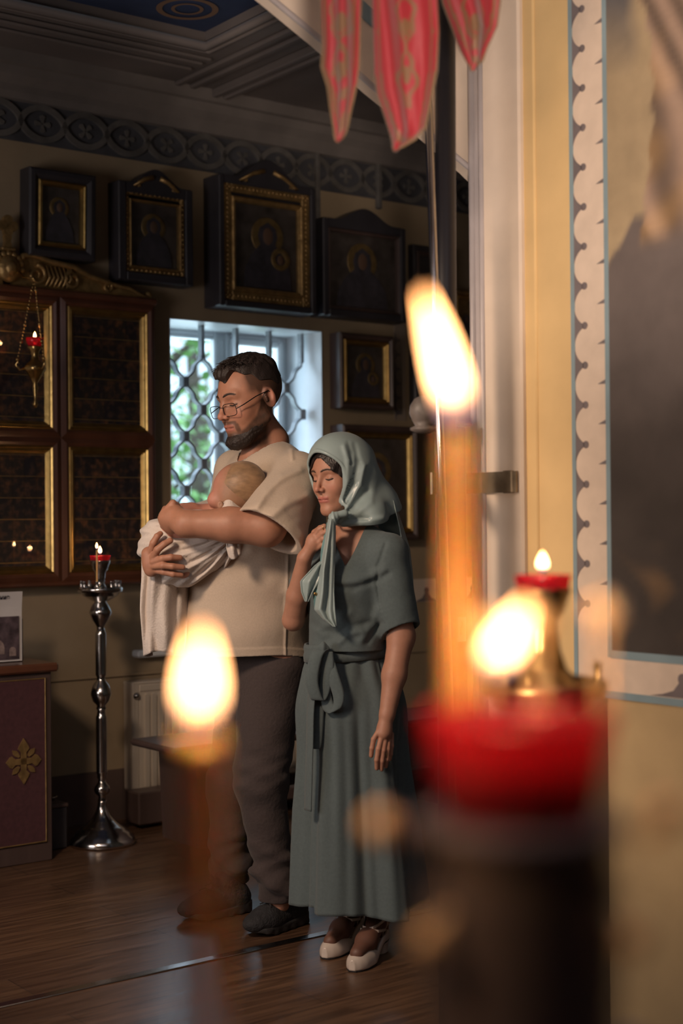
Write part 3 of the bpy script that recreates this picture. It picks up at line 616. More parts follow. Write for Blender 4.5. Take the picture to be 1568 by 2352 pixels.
mb = MB(); mb.box((0, 0, Hh-.012), (Wd, .09, Hh), .005)
mb.obj('top_grille', M_rad, rd)
MB().box((.03, .06, .0), (Wd-.03, .075, Hh-.02), .003).obj('rear_panel', M_rad, rd)
MB().lathe([(.014, 0), (.016, .006), (.010, .008), (.008, .016), (.004, .017)], n=20, axis='y').obj('valve_cap', M_steel, rd, (.018, -.0, Hh-.06))
mb = MB(); mb.tube([(.05, .05, .01), (.05, .05, -.05), (.05, .09, -.08)], .009, 10); mb.obj('pipe', M_rad, rd)
# ---- bench
bb = PR(300, 1697, v=5.40); bf = PR(392, 1722, v=5.05)
bn = thing('bench', 'low dark wooden bench standing in front of the radiator', 'bench', R2W(bb.x, 5.05, 0), TH); bh_ = bb.z
MB().box((0, 0, bh_-.028), (1.75, .36, bh_), .010).obj('seat', M_dwood, bn)
for x in (.14, 1.5):
    MB().prism([(x, 0), (x+.05, 0), (x+.06, bh_-.028), (x-.02, bh_-.028)], .03, .33).obj('leg', M_dwood, bn)
MB().box((.16, .14, .12), (1.55, .20, .17), .005).obj('stretcher', M_dwood, bn)
MB().box((.12, .5, .02), (1.3, .62, .16), .006).obj('low_shelf', M_dwood, bn)
# ---- icons -----------------------------------------------------------------
M_iconb = mat('darkened icon paint', (.075, .062, .056), .4, var=.5, scale=14); M_iconf = mat('umber figure paint', (.10, .06, .045), .5, var=.4, scale=20); M_face = mat('dim ochre face paint', (.16, .09, .06), .6); M_halo = mat('dulled gold halo leaf', (.30, .20, .08), .45, .6, var=.3, scale=30); M_robe = mat('dark robe paint', (.055, .050, .065), .6, var=.4, scale=20)
M_glass = bpy.data.materials.new('icon case glass'); M_glass.use_nodes = True; M_glass.node_tree.nodes.remove(M_glass.node_tree.nodes['Principled BSDF']); thin_glass(M_glass, .03, boost=.93)
def icon(name, lab, x0, x1, ytl, ybl, depth=.09, frm=.04, m_fr=M_black, m_in=M_gold, inw=.018, arch=0, style=0, glass=True, band=None, grp=None, tilt=0):
    """x0,x1 px range of the front face, ytl / ybl = top and bottom pixel rows at the left"""
    v = BV-depth; A = PR(x0, ytl, v=v); B = PR(x1, ytl, v=v); Cc = PR(x0, ybl, v=v)
    W_ = B.x-A.x; H_ = A.z-Cc.z; t_ = thing(name, lab, 'icon', R2W(A.x, v, Cc.z), TH)
    if tilt: t_.rotation_euler = (tilt, 0, TH)
    def top(x):      # arched top profile
        q = min(max((x/W_-.5)/.36, -1), 1); return H_+arch*(.5+.5*math.cos(q*math.pi))
    mb = MB()
    if arch:
        n = 24; op = [(W_*i/n, top(W_*i/n)) for i in range(n+1)]
        mb.prism([(0, 0)]+[(W_, 0)]+op[::-1], max(frm*.4, .046), depth-.003)
        # raised front frame: sides, bottom and arched header
        mb.box((0, 0, 0), (frm, .05, H_), .005); mb.box((W_-frm, 0, 0), (W_, .05, H_), .005); mb.box((frm, 0, 0), (W_-frm, .05, frm), .005)
        mb.prism([(frm, H_-frm*1.2), (W_-frm, H_-frm*1.2)]+[(min(max(x, frm), W_-frm), z) for x, z in op[::-1]], 0, .05)
    else:
        mb.moulding((0, 0, W_, H_), [(0, depth-.003), (0, .008), (.008, 0), (frm*.55, -.002), (frm*.8, .006), (frm, .014), (frm, depth-.02)])
        mb.box((.004, depth-.02, .004), (W_-.004, depth-.004, H_-.004))
    mb.obj('frame', m_fr, t_)
    if band:
        mb = MB(); f0 = frm*1.0; ww = band; zt_ = H_-frm*.9
        frame(mb, f0, f0, W_-f0, zt_, ww, .012, .03, .004)
        k = int((W_-2*f0)/.022)
        for i in range(k): 
            x = f0+.012+i*(W_-2*f0-.024)/(k-1)
            for z in (f0+ww*.5, zt_-ww*.5): mb.ellipsoid((x, .011, z), (.007, .006, .007), 8, 5)
        k = int((zt_-f0)/.022)
        for i in range(k):
            z = f0+.012+i*(zt_-f0-.024)/(k-1)
            for x in (f0+ww*.5, W_-f0-ww*.5): mb.ellipsoid((x, .011, z), (.007, .006, .007), 8, 5)
        mb.obj('carved_band', M_dgold, t_); frm = frm+band
        if arch:
            mb = MB(); ax = W_/2
            for sg in (-1, 1):
                mb.tube([(ax+sg*W_*.05, .0, H_+arch*.45), (ax+sg*W_*.16, .0, H_+arch*.25), (ax+sg*W_*.3, 0, H_-.02), (ax+sg*W_*.22, 0, H_-.015), (ax+sg*W_*.24, 0, H_+.01)], [.012, .010, .007, .006, .004], 8)
            mb.obj('carved_crest', M_dgold, t_)
    zt_ = H_-frm*(1.2 if arch else 1)
    mb = MB(); mb.moulding((frm, frm, W_-frm, zt_), [(0, .02), (0, .010), (inw*.3, .004), (inw*.55, .010), (inw*.75, .009), (inw, .022), (inw, .03)]); mb.obj('gilded_liner', m_in, t_)
    x0_, x1_, z0_, z1_ = frm+inw, W_-frm-inw, frm+inw, zt_-inw; y = .032
    MB().box((x0_-.003, y, z0_-.003), (x1_+.003, y+.01, z1_+.003)).obj('painted_panel', M_iconb, t_)
    w_, h_ = x1_-x0_, z1_-z0_; cx, cz_ = x0_+w_*(.5+.03*(style-1)), z0_+h_*.64; r = min(w_, h_)*.25
    mb = MB().lathe([(r*.55, .0), (r*.6, .004), (r, .004), (r*1.03, .002), (r*1.03, 0)], n=36, axis='y'); mb.obj('halo', M_halo, t_, (cx, y+.001, cz_))
    bdy = [(cx-w_*.38, z0_+.004), (cx-w_*.36, z0_+h_*.22), (cx-w_*.26, z0_+h_*.40), (cx-w_*.12, cz_-r*.45), (cx-r*.62, cz_), (cx-r*.5, cz_+r*.45), (cx, cz_+r*.75), (cx+r*.5, cz_+r*.45), (cx+r*.62, cz_), (cx+w_*.12, cz_-r*.45), (cx+w_*.26, z0_+h_*.40), (cx+w_*.36, z0_+h_*.22), (cx+w_*.38, z0_+.004)]
    MB().prism(bdy[::-1], y-.006, y).obj('painted_robe', M_robe, t_)
    MB().ellipsoid((cx, y-.005, cz_-.0), (r*.33, .004, r*.47)).obj('painted_face', M_face, t_)
    if style == 2:
        MB().lathe([(r*.3, 0), (r*.34, .003), (r*.6, .003), (r*.62, 0)], n=28, axis='y').obj('halo', M_halo, t_, (cx+w_*.2, y-.004, z0_+h_*.38)); MB().ellipsoid((cx+w_*.2, y-.007, z0_+h_*.37), (r*.2, .003, r*.26)).obj('painted_face', M_face, t_)
    if glass: MB().box((x0_-.002, .014, z0_-.002), (x1_+.002, .016, z1_+.002)).obj('glass', M_glass, t_)
    return t_
icon('framed_icon', 'topmost left icon in a black frame with a thin gilded liner', 66, 219, 382, 584, .10, .045, inw=.024, tilt=.03)
icon('framed_icon', 'dark arched icon case second from the left in the upper row', 272, 443, 412, 640, .10, .04, m_in=M_dgold, arch=.07, style=1, inw=.012, band=.02)
icon('framed_icon', 'largest icon, in a beaded gilt frame directly above the window', 503, 725, 398, 700, .14, .03, m_in=M_dgold, arch=.10, style=2, band=.045, inw=.025)
icon('framed_icon', 'near black arched icon case above and right of the window', 742, 932, 498, 722, .12, .035, m_fr=M_black, m_in=M_dwood, arch=.07, style=1, band=None)
icon('framed_icon', 'small icon in a dark frame with gilt liner right of the window', 781, 906, 762, 936, .09, .03, m_fr=M_dwood, inw=.028, style=2)
icon('framed_icon', 'tall icon in a gilt lined frame behind the woman in the headscarf', 788, 962, 974, 1243, .11, .035, m_fr=M_dwood, inw=.03, style=0)
icon('framed_icon', 'sliver of a gilded picture at the edge of the pillar behind the candle flame', 1040, 1120, 662, 830, .05, .03, m_fr=M_dgold, inw=.02, style=0)
icon('framed_icon', 'very dark tall panel beyond the banner poles', 950, 1030, 560, 960, .05, .03, m_fr=M_black, m_in=M_dwood, style=1)
# ---- large glazed calendar case
cv = BV-.085; e1 = PR(358, 1000, v=cv).x; dv1 = PR(141, 1000, v=cv).x; cwid = e1-dv1; x0 = e1-3*cwid
ctp = PR(358, 702, v=cv).z; cbt = PR(358, 1328, v=cv).z; cmd = PR(250, 1009, v=cv).z
cs = thing('icon_case', 'wide glazed wall case of small icons in red brown wood with gilt liners', 'icon case', R2W(x0, cv, cbt), TH)
Wc, Hc = e1-x0, ctp-cbt; zm = cmd-cbt
MB().box((0, .02, 0), (Wc, .084, Hc)).obj('case_back', M_dwood, cs)
mb = MB(); mb.box((-.012, -.01, Hc-.0), (Wc+.012, .084, Hc+.03), .008); mb.box((-.01, -.008, -.02), (Wc+.01, .084, .0), .006); mb.obj('cornice', M_rwood, cs)
def cal():
    m = bpy.data.materials.new('rows of small painted icons'); m.use_nodes = True; t = m.node_tree; b = t.nodes['Principled BSDF']; b.inputs['Roughness'].default_value = .5
    tc = t.nodes.new('ShaderNodeTexCoord'); br = t.nodes.new('ShaderNodeTexBrick'); mp = t.nodes.new('ShaderNodeMapping'); mp.inputs['Rotation'].default_value = (math.pi/2, 0, 0)
    br.offset = 0; br.inputs['Scale'].default_value = 1; br.inputs['Brick Width'].default_value = .055; br.inputs['Row Height'].default_value = .089; br.inputs['Mortar Size'].default_value = .0016
    br.inputs['Color1'].default_value = (.035, .028, .035, 1); br.inputs['Color2'].default_value = (.075, .05, .035, 1); br.inputs['Mortar'].default_value = (.03, .02, .012, 1)
    n = t.nodes.new('ShaderNodeTexNoise'); n.inputs['Scale'].default_value = 38; n.inputs['Detail'].default_value = 3; cr = t.nodes.new('ShaderNodeValToRGB'); e = cr.color_ramp.elements
    e[0].position = .45; e[0].color = (.5, .5, .6, 1); e[1].position = .72; e[1].color = (3.2, 2.0, 1.1, 1); mx = t.nodes.new('ShaderNodeMix'); mx.data_type = 'RGBA'; mx.blend_type = 'MULTIPLY'; mx.inputs[0].default_value = 1
    L = t.links.new; L(tc.outputs['Object'], mp.inputs[0]); L(mp.outputs[0], br.inputs[0]); L(tc.outputs['Object'], n.inputs[0]); L(n.outputs[0], cr.inputs[0]); L(br.outputs[0], mx.inputs[6]); L(cr.outputs[0], mx.inputs[7]); L(mx.outputs[2], b.inputs['Base Color']); return m
M_cal = cal()
for ci in range(3):
    for ri in range(2):
        xa, xb = ci*cwid, (ci+1)*cwid; za, zb_ = (0, zm) if ri == 0 else (zm, Hc)
        dr = MB().moulding((xa, za, xb, zb_), [(0, .02), (0, .004), (.008, 0), (.022, -.006), (.034, .0), (.038, .006), (.04, .02)]).obj('door', M_rwood, cs)
        MB().moulding((xa+.036, za+.036, xb-.036, zb_-.036), [(0, .02), (0, .003), (.006, .0), (.012, .006), (.018, .004), (.024, .012), (.034, .019)]).obj('gilded_liner', M_gold, dr)
        MB().box((xa+.05, .0185, za+.05), (xb-.05, .0195, zb_-.05)).obj('painted_icons', M_cal, dr)
        mb = MB(); nrow = 6
        for i in range(nrow): z = za+.085+i*(zb_-za-.16)/(nrow-1); mb.box((xa+.07, .014, z-.0018), (xb-.07, .0185, z+.0018))
        mb.obj('gilt_rail', M_dgold, dr)
        MB().box((xa+.06, .0115, za+.06), (xb-.06, .013, zb_-.06)).obj('glass', M_glass, dr)
# carved crest with cross finial
mid = Wc/2; cfx = PR(28, 590, v=cv)
mb = MB(); 
def scroll(mb, cx, cz_, r, turns, sg, rad, y=0, a0=0.0, n=26):
    pts = []
    for i in range(n+1):
        f = i/n; a = a0+sg*turns*2*math.pi*f; rr = r*(1-.82*f); pts.append((cx+rr*math.cos(a), y, cz_+rr*math.sin(a)))
    mb.tube(pts, [rad*(1-.5*i/n) for i in range(n+1)], 8)
zb0 = Hc+.03
for sg in (-1, 1):
    def X(a): return mid+sg*a
    w2 = Wc/2
    poly = [(0.02, 0), (.04, .10), (.07, .145), (.12, .15), (.2, .13), (.3, .12), (.38, .085), (.46, .07), (.52, .055), (.58, .05), (.62, .03), (w2-.02, .012), (w2-.01, 0)]
    pp = [(X(a), zb0+b) for a, b in poly]; mb.prism(pp if sg < 0 else pp[::-1], .02, .05)
    ups = [(X(a), .012, zb0+b-.012) for a, b in poly[1:-1]]; mb.tube(ups, [.012]*3+[.014]*3+[.010]*5, 8)
    scroll(mb, X(.13), zb0+.055, .045, 1.4, -sg, .011, .012, math.pi/2); scroll(mb, X(.30), zb0+.048, .040, 1.5, sg, .012, .012, math.pi/2); scroll(mb, X(.47), zb0+.035, .026, 1.3, -sg, .008, .012, math.pi/2)
    for i in range(6): a = .17+.02*i; mb.tube([(X(a), .012, zb0+.01), (X(a+.02), .006, zb0+.05), (X(a+.005), .012, zb0+.10)], [.004, .009, .004], 6)
    mb.ellipsoid((X(w2-.02), .03, zb0+.018), (.02, .02, .018))
mb.ellipsoid((mid, .005, zb0+.07), (.055, .03, .06)); mb.ellipsoid((mid, -.01, zb0+.07), (.03, .025, .035))
for i in range(9): a = i*math.pi/8; mb.ellipsoid((mid+.06*math.cos(a), .005, zb0+.07+.062*math.sin(a)), (.016, .012, .016), 10, 6)
mb.obj('carved_crest', M_dgold, cs)
mb = MB(); z = zb0+.145; fx = cfx.x-x0
mb.v = []; fb_ = MB(); fb_.box((mid-.032, 0, z), (mid+.032, .05, z+.015), .004); fb_.prism([(mid-.018, z+.015), (mid+.018, z+.015), (mid+.012, z+.04), (mid+.018, z+.065), (mid-.018, z+.065), (mid-.012, z+.04)], .01, .035)
for q in range(4):
    a = q*math.pi/2; dx, dz = math.cos(a), math.sin(a); fb_.prism([(mid+.045*(dx*s-dz*t), z+.108+.045*(dz*s+dx*t)) for s, t in ((.06, .12), (.35, .42), (.75, .46), (.98, .2), (.98, -.2), (.75, -.46), (.35, -.42), (.06, -.12))][::-1], .008, .03)
fb_.obj('cross_finial', M_dgold, cs)
# ---- hanging lamp in front of the case
lv = cv-.16; lp = PR(80, 790, v=lv); top_ = PR(80, 716, v=lv).z; bot = PR(78, 938, v=lv).z
hl = thing('hanging_lamp', 'ornate hanging votive lamp with a ruby glass before the icon case', 'hanging lamp', R2W(lp.x, lv, lp.z), TH)
def hz(py): return PR(80, py, v=lv).z-lp.z
MB().lathe([(.012, hz(800)), (.024, hz(796)), (.034, hz(785)), (.037, hz(776)), (.035, hz(777)), (.02, hz(795))], n=24, lobes=(8, .06)).obj('lamp_glass', M_ruby, hl)
MB().lathe([(.006, hz(936)), (.012, hz(928)), (.005, hz(918)), (.008, hz(905)), (.012, hz(890)), (.009, hz(880)), (.022, hz(868)), (.042, hz(852)), (.046, hz(846)), (.040, hz(838)), (.018, hz(828)), (.014, hz(818)), (.020, hz(806)), (.032, hz(798)), (.030, hz(796)), (.01, hz(800))], n=24, lobes=(6, .05)).obj('lamp_body', M_brass, hl)
for i in range(3):
    a = i*2.094+.6; dx, dy = math.cos(a), math.sin(a)
    mb = MB(); mb.tube([(.040*dx, .040*dy, hz(846)), (.062*dx, .062*dy, hz(850)), (.078*dx, .078*dy, hz(838)), (.070*dx, .070*dy, hz(830)), (.066*dx, .066*dy, hz(836))], [.006, .005, .005, .004, .003], 8); mb.obj('scroll_arm', M_brass, hl)
    mb = MB(); p0 = Vector((.072*dx, .072*dy, hz(830))); p1_ = Vector((0, 0, hz(640)))
    for k in range(24): q = p0.lerp(p1_, (k+.5)/24); mb.ellipsoid(q, (.003, .003, .0062) if k % 5 else (.008, .008, .008), 8, 5)
    mb.obj('chain', M_brass, hl)
fl = (0, 0, hz(778)); flame(hl, fl, .030, .0058, m=M_flame_far, e=.25)
mb = MB(); mb.tube([(0, 0, hz(640)), (0, .1, hz(630)), (0, .155, hz(610)), (0, .161, hz(610))], .006, 8); mb.obj('bracket', M_brass, hl)
# ---- banner post, poles, bracket, banners by the pillar
pz = 3.93
b0 = P(1034, 980, pz); bl = P(990, 980, pz).x; brr = P(1076, 980, pz).x
ps = thing('banner_stand', 'dark wooden post with a turned knob beside the pillar', 'post', ((bl+brr)/2, pz, 0), TH)
hw = (brr-bl)/2*.80
MB().box((-hw, -hw*.6, 0), (hw, hw*.6, b0.z), .006).obj('post_body', M_dwood, ps)
MB().box((-hw-.012, -hw*.6-.012, b0.z), (hw+.012, hw*.6+.012, b0.z+.012), .004).obj('cap', M_dwood, ps)
kn = P(972, 945, pz-.03)
MB().lathe([(.018, -.058), (.036, -.05), (.036, -.044), (.022, -.038), (.030, -.025), (.038, -.005), (.036, .015), (.024, .034), (.008, .042)], n=32).obj('knob', mat('turned grey wood', (.13, .11, .10), .5, var=.3, scale=30), ps, (CT*(kn.x-ps.location.x)+ST*(kn.y-ps.location.y), -ST*(kn.x-ps.location.x)+CT*(kn.y-ps.location.y), kn.z))
pp_ = P(1062, 1448, pz-.06); nt_ = thing('paper_note', 'small paper note pinned on the dark post by the pillar', 'note', P(1060, 1474, pz-.075), TH)
MB().box((-.016, 0, 0), (.018, .002, .066)).obj('sheet', M_paper, nt_); MB().tube([(-.001, -.001, .05), (.004, -.001, .054), (.004, -.001, .044), (-.002, -.001, .034), (-.001, -.001, .018)], .0012, 6).obj('pencil_mark', M_scal, nt_)
M_strap = mat('dull aged strap metal', (.24, .19, .13), .5, .5, var=.3, scale=20)
k1 = P(990, 1112, 3.80); pe = PR(1188, 1106, u=FU-.004)
br_ = thing('wall_bracket', 'aged metal strap bracket holding the poles to the pillar', 'bracket', R2W(FU, pe.y, pe.z), TH)
zz_ = .026
lv_ = Vector((CT*k1.x+ST*k1.y-FU, -ST*k1.x+CT*k1.y-pe.y, 0))
MB().strip([(-.006, 0, 0), (-.006, v1110-pe.y, 0), (-.02, v1080-pe.y, 0), (lv_.x, lv_.y, -.004)], (0, 0, 1), .056, .006).obj('strap', M_strap, br_)
MB().box((-.014, .012, -.03), (.0, .05, .030), .003).obj('mounting_plate', M_strap, br_)
def pole(nm, lab, px0, py0, px1, py1, Y, r, m):
    a = P(px0, py0, Y); b = P(px1, py1, Y); b = a+(b-a)*( (CH-.05-a.z)/(b.z-a.z)); lo = a+(b-a)*((.01-a.z)/(b.z-a.z))
    o = MB().tube([Vector((0, 0, 0)), b-lo], r, 20).obj(nm, m, None, lo); o['label'] = lab; o['category'] = 'pole'; return o
pole('banner_pole', 'slim polished metal pole left of the dark banner pole', 999, 700, 985, 290, 3.73, .011, M_steel)
pole('banner_pole', 'thick near black banner pole behind the red lappets', 1024, 700, 1022, 100, 3.79, .027, mat('black painted pole', (.012, .011, .014), .4))
# banners: three red lappets
M_ban = mat('red banner satin', (.62, .035, .045), .5, attr=True, sheen=.2, bump=.05, bscale=120)
def lappet(name, lab, outl, Y, seed, cloth_amp=.016):
    """outl: list of (py, pxL, pxR)"""
    q = np.random.RandomState(seed); pys = np.linspace(outl[0][0], outl[-1][0], 120); L_ = np.interp(pys, [o[0] for o in outl], [o[1] for o in outl]); R_ = np.interp(pys, [o[0] for o in outl], [o[2] for o in outl])
    ns = 44; org = P(float((L_[0]+R_[0])/2), 0, Y); vs = []; cs_ = []
    red = np.array([.25, .013, .020]); gold = np.array([.12, .088, .035]); 
    f1, f2, p1_, p2_ = 1.1+.4*q.rand(), 2.3+.5*q.rand(), q.rand()*6, q.rand()*6
    for i, py in enumerate(pys):
        wpx = R_[i]-L_[i]
        for j in range(ns+1):
            s = j/ns; p = P(L_[i]+wpx*s, py, Y)
            fall = i/len(pys); z = py/345
            d = cloth_amp*(math.sin(f1*s*6.28+p1_+.7*math.sin(z*4+seed))+.5*math.sin(f2*s*6.28+p2_-z*1.5))*min(1, wpx/70)
            p.y += d; vs.append(tuple(p-org))
            ed = min(s, 1-s)*wpx; tip = (pys[-1]-py)*.45; e_ = min(ed, tip+3)
            g_ = 0
            if e_ < 3.2: g_ = .9
            elif 10 < e_ < 16: g_ = .7
            else:
                c_ = abs(s-.5)*wpx; ph = py/46.0
                o1 = abs(c_-(12+10*math.sin(ph*2)+4*math.sin(ph*5)));
                if (o1 < 5 and e_ > 20 and py < outl[-1][0]*.72): g_ = .75
                if ((s-.5)*wpx/11)**2+((py % 110-60)/22)**2 < 1 and e_ > 18 and py < outl[-1][0]*.72: g_ = .8
            cs_.append(red*(1-g_)+gold*g_)
    n0 = len(vs); m_ = ns+1; mb = MB(); fs = [(i*m_+j, i*m_+j+1, (i+1)*m_+j+1, (i+1)*m_+j) for i in range(len(pys)-1) for j in range(ns)]
    mb.add(vs, fs, True); o = mb.obj(name, M_ban, None, org); o['label'] = lab; o['category'] = 'banner'; o['group'] = 'red banner tails'
    at = o.data.color_attributes.new('Col', 'FLOAT_COLOR', 'POINT'); cc = np.ones((n0, 4), np.float32); cc[:, :3] = np.array(cs_); at.data.foreach_set('color', cc.ravel())
    md = o.modifiers.new('s', 'SOLIDIFY'); md.thickness = .004; return o
lappet('banner_tail', 'narrow left red banner tail with gold edging hanging from above', [(-260, 722, 838), (0, 735, 829), (100, 738, 828), (150, 735, 826), (200, 750, 818), (250, 756, 806), (300, 764, 796), (318, 766, 786), (326, 770, 774)], 2.95, 1)
lappet('banner_tail', 'wide middle red banner tail with gold leaf pattern', [(-260, 850, 1012), (0, 857, 1001), (80, 860, 1007), (170, 863, 1004), (210, 868, 996), (250, 882, 989), (300, 898, 978), (325, 903, 955), (340, 904, 925), (346, 905, 909)], 2.9, 2)
lappet('banner_tail', 'short right red banner tail overlapping the pillar', [(-260, 990, 1165), (0, 1018, 1150), (60, 1042, 1143), (110, 1060, 1120), (140, 1074, 1110), (155, 1081, 1094), (163, 1083, 1085)], 3.02, 3)
# ================================================================== PEOPLE: implicit-surface modelling
f4 = np.float32
def V3(p): return np.array([p[0], p[1], p[2]], f4)
def smin(a, b, k):
    if k <= 0: return np.minimum(a, b)
    h = np.clip(.5+.5*(b-a)/k, 0, 1); return b*(1-h)+a*h-k*h*(1-h)
def smax(a, b, k): return -smin(-a, -b, k)
def rcone(Q, a, b, ra, rb):
    a, b = V3(a), V3(b); ab = b-a; L2 = max(float(ab@ab), 1e-9); t_ = np.clip(((Q-a)@ab)/L2, 0, 1)
    return np.sqrt((((Q-a)-t_[:, None]*ab)**2).sum(1))-(ra+(rb-ra)*t_)
def chain(Q, pts, rs, k=.01):
    d = None
    for i in range(len(pts)-1):
        e = rcone(Q, pts[i], pts[i+1], rs[i], rs[i+1]); d = e if d is None else smin(d, e, k)
    return d
def ell(Q, c, r, R=None):
    p = Q-V3(c)
    if R is not None: p = p@np.asarray(R, f4)           # columns of R = local axes in world
    r = np.array(r, f4); k0 = np.sqrt(((p/r)**2).sum(1)); k1 = np.sqrt(((p/(r*r))**2).sum(1))
    return k0*(k0-1)/np.maximum(k1, 1e-6)
def sph(Q, c, r): return np.sqrt(((Q-V3(c))**2).sum(1))-r
def plane(Q, p, n): n = V3(n)/np.linalg.norm(V3(n)); return (Q-V3(p))@n
def rot(yaw=0, pitch=0, roll=0):     # columns: right, forward, up of a head/pelvis frame. yaw 0 looks to -Y (camera), positive turns to -X
    f = np.array([-math.sin(yaw)*math.cos(pitch), -math.cos(yaw)*math.cos(pitch), -math.sin(pitch)])
    r = np.cross(f, (0, 0, 1)); r /= np.linalg.norm(r); u = np.cross(r, f)
    if roll: r, u = r*math.cos(roll)+u*math.sin(roll), u*math.cos(roll)-r*math.sin(roll)
    return np.stack([r, f, u], 1).astype(f4)
def fnoise(Q, f, seed=0):
    x, y, z = Q[:, 0]*f, Q[:, 1]*f, Q[:, 2]*f; s = seed
    return (np.sin(x+1.3*np.sin(y*1.1+s)+s)*np.cos(y*.9+1.1*np.sin(z*1.2+s*2))+np.sin(z+1.2*np.sin(x*.8+s*3)+y*.4))*.5
def implicit(name, fn, lo, hi, res, m, parent=None, colfn=None, origin=(0, 0, 0), label=None, it=1, smooth=0):
    lo = np.array(lo, f4); hi = np.array(hi, f4); B = 10
    nb = np.ceil((hi-lo)/(res*B)).astype(int); n = nb*B+1
    D = np.full(n, 1.0, f4)
    ci = np.stack(np.meshgrid(*[np.arange(k) for k in nb], indexing='ij'), -1).reshape(-1, 3)
    cc = lo+(ci+.5)*B*res; d = fn(cc.astype(f4)); act = np.abs(d) < B*res*.5*1.7321*1.35+res*2
    ins = ci[(~act) & (d < 0)]
    for i, j, k in ins: D[i*B:i*B+B+1, j*B:j*B+B+1, k*B:k*B+B+1] = -1.0
    g = np.stack(np.meshgrid(*[np.arange(B+1)]*3, indexing='ij'), -1).reshape(-1, 3)
    al = ci[act]
    for s in range(0, len(al), 500):
        blk = al[s:s+500]; pts = (blk[:, None, :]*B+g[None]).reshape(-1, 3); v = fn((lo+pts*res).astype(f4)); D[pts[:, 0], pts[:, 1], pts[:, 2]] = v
    S = D < 0; nx, ny, nz_ = n
    c8 = [(a, b, c) for a in (0, 1) for b in (0, 1) for c in (0, 1)]
    cnt = np.zeros((nx-1, ny-1, nz_-1), np.int8)
    for a, b, c in c8: cnt += S[a:nx-1+a, b:ny-1+b, c:nz_-1+c]
    idx = np.argwhere((cnt > 0) & (cnt < 8)); M = len(idx)
    vals = {c: D[idx[:, 0]+c[0], idx[:, 1]+c[1], idx[:, 2]+c[2]] for c in c8}
    acc = np.zeros((M, 3)); w_ = np.zeros(M)
    for p in c8:
        for ax in range(3):
            if p[ax]: continue
            q = list(p); q[ax] = 1; q = tuple(q); a, b = vals[p], vals[q]; mk = (a < 0) != (b < 0)
            t_ = np.where(mk, a/np.where(mk, a-b, 1), 0); pt = np.tile(np.array(p, float), (M, 1)); pt[:, ax] = t_
            acc += pt*mk[:, None]; w_ += mk
    V = lo+(idx+acc/w_[:, None])*res
    cm = np.full((nx-1, ny-1, nz_-1), -1, np.int32); cm[idx[:, 0], idx[:, 1], idx[:, 2]] = np.arange(M)
    F_ = []
    for ax in range(3):
        u, v = (ax+1) % 3, (ax+2) % 3
        sl0 = [slice(0, None)]*3; sl0[ax] = slice(0, n[ax]-1); sl1 = [slice(0, None)]*3; sl1[ax] = slice(1, n[ax])
        A, Bm = S[tuple(sl0)], S[tuple(sl1)]; e = np.argwhere(A != Bm); e = e[(e[:, u] > 0) & (e[:, v] > 0) & (e[:, u] < n[u]-1) & (e[:, v] < n[v]-1)]
        if not len(e): continue
        fl = A[e[:, 0], e[:, 1], e[:, 2]]
        def cell(du, dv):
            q = e.copy(); q[:, u] += du; q[:, v] += dv; return cm[q[:, 0], q[:, 1], q[:, 2]]
        q = np.stack([cell(-1, -1), cell(0, -1), cell(0, 0), cell(-1, 0)], 1)
        q[~fl] = q[~fl][:, ::-1]; F_.append(q[(q >= 0).all(1)])
    F_ = np.concatenate(F_).astype(np.int32); V = V.astype(f4)
    def grad(V):
        h = res*.4; G = np.stack([fn(V+np.array(d, f4)*h)-fn(V-np.array(d, f4)*h) for d in ((1, 0, 0), (0, 1, 0), (0, 0, 1))], 1)/(2*h); return G
    for _ in range(it):
        G = grad(V); L2 = np.maximum((G*G).sum(1), .25); V = V-np.clip(fn(V)/L2, -res, res)[:, None]*G
    for _ in range(smooth):
        A = np.zeros((M, 3)); cn = np.zeros(M)
        for a in range(4):
            np.add.at(A, F_[:, a], V[F_[:, (a+1) % 4]]+V[F_[:, (a+3) % 4]]); np.add.at(cn, F_[:, a], 2)
        V = (V*.5+.5*A/np.maximum(cn, 1)[:, None]).astype(f4)
    colr = None
    if colfn is not None: colr = colfn(V, grad(V))
    me = bpy.data.meshes.new(name); nf = len(F_); o_ = np.array(origin, f4)
    me.vertices.add(M); me.vertices.foreach_set('co', (V-o_).ravel()); me.loops.add(nf*4); me.loops.foreach_set('vertex_index', F_.ravel())
    me.polygons.add(nf); me.polygons.foreach_set('loop_start', np.arange(0, nf*4, 4, dtype=np.int32)); me.polygons.foreach_set('use_smooth', np.ones(nf, bool)); me.update(calc_edges=True)
    if colr is not None:
        at = me.color_attributes.new('Col', 'FLOAT_COLOR', 'POINT'); c4 = np.ones((M, 4), f4); c4[:, :3] = colr; at.data.foreach_set('color', c4.ravel())
    me.materials.append(m); ob = bpy.data.objects.new(name, me); C.objects.link(ob)
    if parent is not None: ob.parent = parent
    if label: ob['label'] = label
    return ob
M_skin = mat('skin', (.6, .3, .2), .52, attr=True, sub=.12, subr=(1, .35, .2), var=.05, scale=60, bump=.06, bscale=300)
